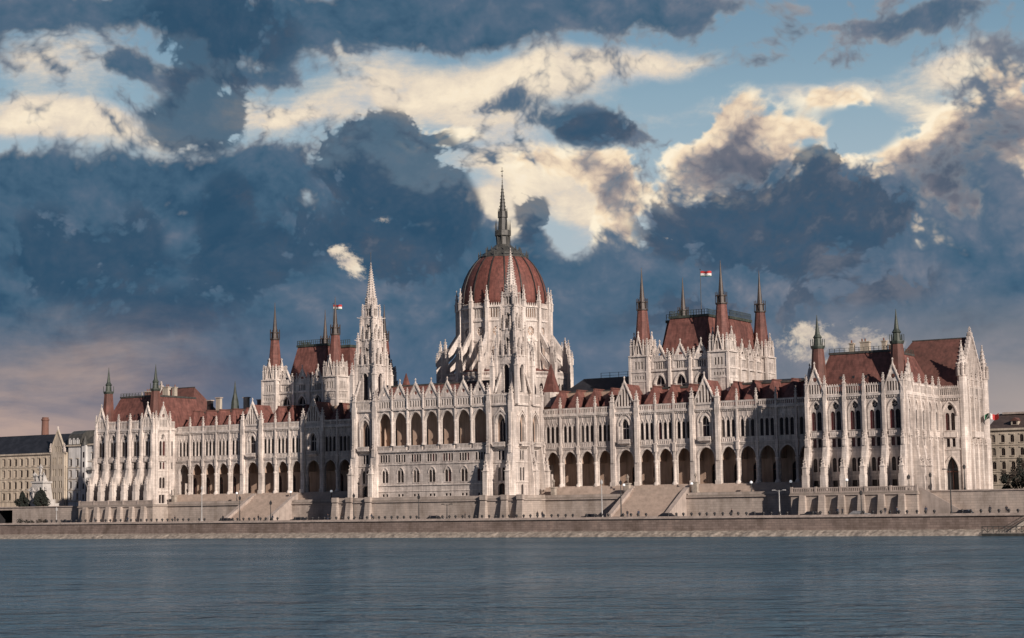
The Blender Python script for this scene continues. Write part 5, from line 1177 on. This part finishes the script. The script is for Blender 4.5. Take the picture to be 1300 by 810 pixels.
def mth(op,a,b=None,c=None,clamp=False):
    n=wn.new('ShaderNodeMath'); n.operation=op; n.use_clamp=clamp
    for i,v in enumerate((a,b,c)):
        if v is None: continue
        if isinstance(v,(int,float)): n.inputs[i].default_value=v
        else: wl.new(v,n.inputs[i])
    return n.outputs[0]
def vec(op,a,b=None,c=None,out=0):
    n=wn.new('ShaderNodeVectorMath'); n.operation=op
    for i,v in enumerate((a,b,c)):
        if v is None: continue
        if isinstance(v,tuple): n.inputs[i].default_value=v
        else: wl.new(v,n.inputs[i])
    return n.outputs[out]
def smooth(v,a,b,lo=0,hi=1):
    n=wn.new('ShaderNodeMapRange'); n.interpolation_type='SMOOTHSTEP'
    wl.new(v,n.inputs[0]); n.inputs[1].default_value=a; n.inputs[2].default_value=b; n.inputs[3].default_value=lo; n.inputs[4].default_value=hi
    return n.outputs[0]
def noise(v,scale,detail=8,rough=.55,dist=0,color=False):
    n=wn.new('ShaderNodeTexNoise'); wl.new(v,n.inputs['Vector']); n.inputs['Scale'].default_value=scale; n.inputs['Detail'].default_value=detail; n.inputs['Roughness'].default_value=rough; n.inputs['Distortion'].default_value=dist
    return n.outputs['Color'] if color else n.outputs['Fac']
def mixc(f,a,b):
    n=wn.new('ShaderNodeMix'); n.data_type='RGBA'
    if isinstance(f,(int,float)): n.inputs[0].default_value=f
    else: wl.new(f,n.inputs[0])
    for i,v in ((6,a),(7,b)):
        if isinstance(v,tuple): n.inputs[i].default_value=(*v,1)
        else: wl.new(v,n.inputs[i])
    return n.outputs[2]
def cramp(f,stops):
    n=wn.new('ShaderNodeValToRGB'); e=n.color_ramp.elements
    while len(e)<len(stops): e.new(.5)
    for q,(p,c) in zip(e,stops): q.position=p; q.color=(*s2l(c),1)
    wl.new(f,n.inputs[0]); return n.outputs[0]
tc=wn.new('ShaderNodeTexCoord').outputs['Generated']
dirn=vec('NORMALIZE',tc)
xr=vec('DOT_PRODUCT',dirn,(math.cos(YAW),math.sin(YAW),0),out=1); yf=vec('DOT_PRODUCT',dirn,(-math.sin(YAW),math.cos(YAW),0),out=1); zz=vec('DOT_PRODUCT',dirn,(0,0,1),out=1)
az=mth('MULTIPLY',mth('ARCTAN2',xr,yf),10); el=mth('MULTIPLY',mth('ARCSINE',zz),10)
cmb=wn.new('ShaderNodeCombineXYZ'); wl.new(az,cmb.inputs[0]); wl.new(el,cmb.inputs[1]); P0=cmb.outputs[0]
half=(.5,.5,.5)
w1=vec('SUBTRACT',noise(P0,1.3,1,.5,0,True),half)
P=vec('ADD',P0,vec('MULTIPLY',w1,(.30,.24,0)))
def blobs(lst,Q):
    tot=None
    for a,e,ra,re,wt in lst:
        d=vec('MULTIPLY_ADD',Q,(1/ra,1/re,0),(-a/ra,-e/re,0)); ln=vec('LENGTH',d,out=1)
        s=smooth(ln,1.25,0.0,0,wt); tot=s if tot is None else mth('ADD',tot,s)
    return tot
def fbm(Q,off,scale,stretch=(1,1.25,1),detail=8,rough=.62):
    return mth('MULTIPLY',mth('SUBTRACT',noise(vec('MULTIPLY_ADD',Q,stretch,off),scale,detail,rough),.5),2)
def billow(Q,off,scale,oct=3):
    t=None
    for k in range(oct):
        n=mth('MULTIPLY',mth('SUBTRACT',.22,mth('ABSOLUTE',fbm(Q,(off[0]+k,off[1],0),scale*2.05**k,(1,1.1,1),1,.5))),.62**k)
        t=n if t is None else mth('ADD',t,n)
    return t
sk=wn.new('ShaderNodeTexSky'); sk.sky_type='NISHITA'; sk.sun_disc=False; sk.sun_elevation=EL; sk.sun_rotation=SAZ; sk.air_density=1.2; sk.dust_density=1.5
skc=vec('SCALE',sk.outputs[0]); skc.node.inputs['Scale'].default_value=.06
nA=fbm(P,(3,1,0),1.3,(.55,1.9,1),8,.6)      # streaky
nB=fbm(P,(0,0,0),2.0)                        # general
nC=fbm(P,(7,2,0),.8,(1,1.3,1),4,.55)         # very broad
nD=fbm(P,(1,5,0),5.5,(.9,1.3,1),6,.62)       # fine
grad=cramp(smooth(el,0,3.1),[(0,(176,172,176)),(.4,(186,198,206)),(.65,(172,192,204)),(.85,(146,176,194)),(1,(116,152,178))])
col=mixc(.2,grad,skc)
# 1: luminous streaks and veils
D=mth('ADD',blobs(L1,P),mth('ADD',mth('MULTIPLY',nA,1.25),mth('MULTIPLY',nD,.35)))
a1=smooth(D,.12,1.15)
c1=cramp(mth('ADD',mth('ADD',mth('MULTIPLY',D,.24),.14),mth('ADD',mth('MULTIPLY',nB,.42),mth('ADD',mth('MULTIPLY',nD,.30),mth('MULTIPLY',nA,.34)))),[(.0,(168,178,190)),(.2,(196,196,196)),(.42,(226,212,194)),(.62,(246,230,205)),(.9,(252,240,220))])
col=mixc(a1,col,c1)
# 2: cumulus: bright crowns and rims, grey-violet bodies
LO=(-.06,.11,0)
def dens2(Q): return mth('ADD',mth('MULTIPLY',fbm(Q,(2,9,0),1.9),1.15),mth('MULTIPLY',billow(Q,(4,2,0),2.6),1.3))
B2=blobs(L2,P); n0=dens2(P); n1=dens2(vec('ADD',P,LO))
D=mth('ADD',B2,n0); lit=mth('SUBTRACT',n0,n1)
a2=mth('MULTIPLY',smooth(D,.38,.8),smooth(B2,.03,.4))
sh=mth('ADD',mth('MULTIPLY',mth('SUBTRACT',D,.42),.46),mth('ADD',mth('MULTIPLY',lit,-.55),mth('MULTIPLY',nD,.10)))
c2=cramp(sh,[(.0,(254,240,214)),(.2,(244,222,192)),(.36,(208,188,170)),(.48,(160,150,148)),(.66,(112,114,126)),(1,(84,96,114))])
col=mixc(a2,col,c2)
# 3: broad slate-blue masses
def dens3(Q): return mth('ADD',mth('MULTIPLY',fbm(Q,(5,4,0),1.5,(1,1.25,1),8,.57),1.0),mth('MULTIPLY',billow(Q,(9,5,0),2.2,4),1.5))
B3=mth('ADD',blobs(L3,P),smooth(el,1.75,1.2,0,1.2)); n0=dens3(P); n1=dens3(vec('ADD',P,(.02,.13,0)))
D=mth('ADD',B3,n0); lit=mth('SUBTRACT',n0,n1)
a3=smooth(D,.26,.85)
t3=mth('ADD',mth('ADD',mth('MULTIPLY',smooth(az,-3.2,3.2),.34),mth('MULTIPLY',nC,.55)),mth('ADD',mth('MULTIPLY',lit,.34),mth('MULTIPLY',nA,.16)))
t3=mth('ADD',t3,.22)
c3=cramp(t3,[(0,(52,84,110)),(.25,(68,98,122)),(.5,(84,106,128)),(.75,(108,119,136)),(1,(138,138,147))])
rim=mth('MULTIPLY',smooth(D,.3,1.1,1,0),.55)
c3=mixc(rim,c3,cramp(mth('ADD',mth('MULTIPLY',nD,.7),.5),[(.2,(132,140,152)),(.6,(186,178,172)),(.9,(220,202,182))]))
col=mixc(a3,col,c3)
# 4: nearest dark towers
def dens4(Q): return mth('ADD',mth('MULTIPLY',fbm(Q,(8,8,0),1.7,(1,1.15,1),7,.54),1.15),mth('MULTIPLY',billow(Q,(3,7,0),2.8,4),2.0))
B4=blobs(L4,P); n0=dens4(P); D=mth('ADD',B4,n0); lit4=mth('SUBTRACT',n0,dens4(vec('ADD',P,(.05,.12,0))))
a4=mth('MULTIPLY',smooth(D,.3,.72),smooth(B4,.02,.35))
t4=mth('ADD',mth('ADD',mth('MULTIPLY',smooth(az,-3.2,3.2),.45),mth('MULTIPLY',nB,.5)),mth('ADD',mth('MULTIPLY',smooth(D,.3,1.3,1,0),.34),mth('ADD',mth('MULTIPLY',lit4,.42),.02)))
c4=cramp(t4,[(0,(44,76,102)),(.35,(56,82,106)),(.65,(68,84,104)),(1,(104,108,120))])
col=mixc(mth('MULTIPLY',a4,.8),col,c4)
# 5: small sunlit breaks
B5=blobs(L5,P); D=mth('ADD',B5,mth('MULTIPLY',fbm(P,(1,1,0),4.0,(1,1.1,1),7,.68),2.6)); a5=mth('MULTIPLY',smooth(D,.4,1.2),smooth(B5,.05,.4))
col=mixc(mth('MULTIPLY',a5,.92),col,cramp(mth('ADD',mth('MULTIPLY',nD,.8),.5),[(.2,(176,166,166)),(.55,(238,220,196)),(.8,(250,238,216))]))
# dusky, warmer air toward the horizon
hz=mth('MULTIPLY',smooth(mth('ADD',el,mth('MULTIPLY',nA,.45)),1.25,.3),mth('ADD',.4,mth('MULTIPLY',mth('ABSOLUTE',az),.22),None,True))
hc=cramp(mth('ADD',smooth(az,-3.4,3.2),mth('MULTIPLY',nA,.2)),[(0,(184,160,150)),(.10,(134,126,136)),(.22,(108,116,138)),(.5,(98,115,142)),(.72,(126,128,140)),(.9,(152,146,147)),(1,(176,162,156))])
col=mixc(hz,col,hc)
away=smooth(yf,.75,.4)
gen=cramp(mth('ADD',mth('MULTIPLY',nC,.5),.5),[(.3,(38,50,74)),(.5,(58,72,98)),(.7,(100,108,122))])
col=mixc(away,col,gen)
col=mixc(smooth(zz,-.01,-.06),col,s2l((48,50,56)))
wl.new(col,bg.inputs['Color']); bg.inputs['Strength'].default_value=1.0
world.cycles.sampling_method='MANUAL'; world.cycles.sample_map_resolution=256

scene.view_settings.view_transform='Standard'; scene.view_settings.look='None'; scene.view_settings.exposure=0; scene.view_settings.gamma=1
scene.render.resolution_x=1024; scene.render.resolution_y=638
scene.cycles.use_denoising=True; scene.cycles.max_bounces=5; scene.cycles.diffuse_bounces=3
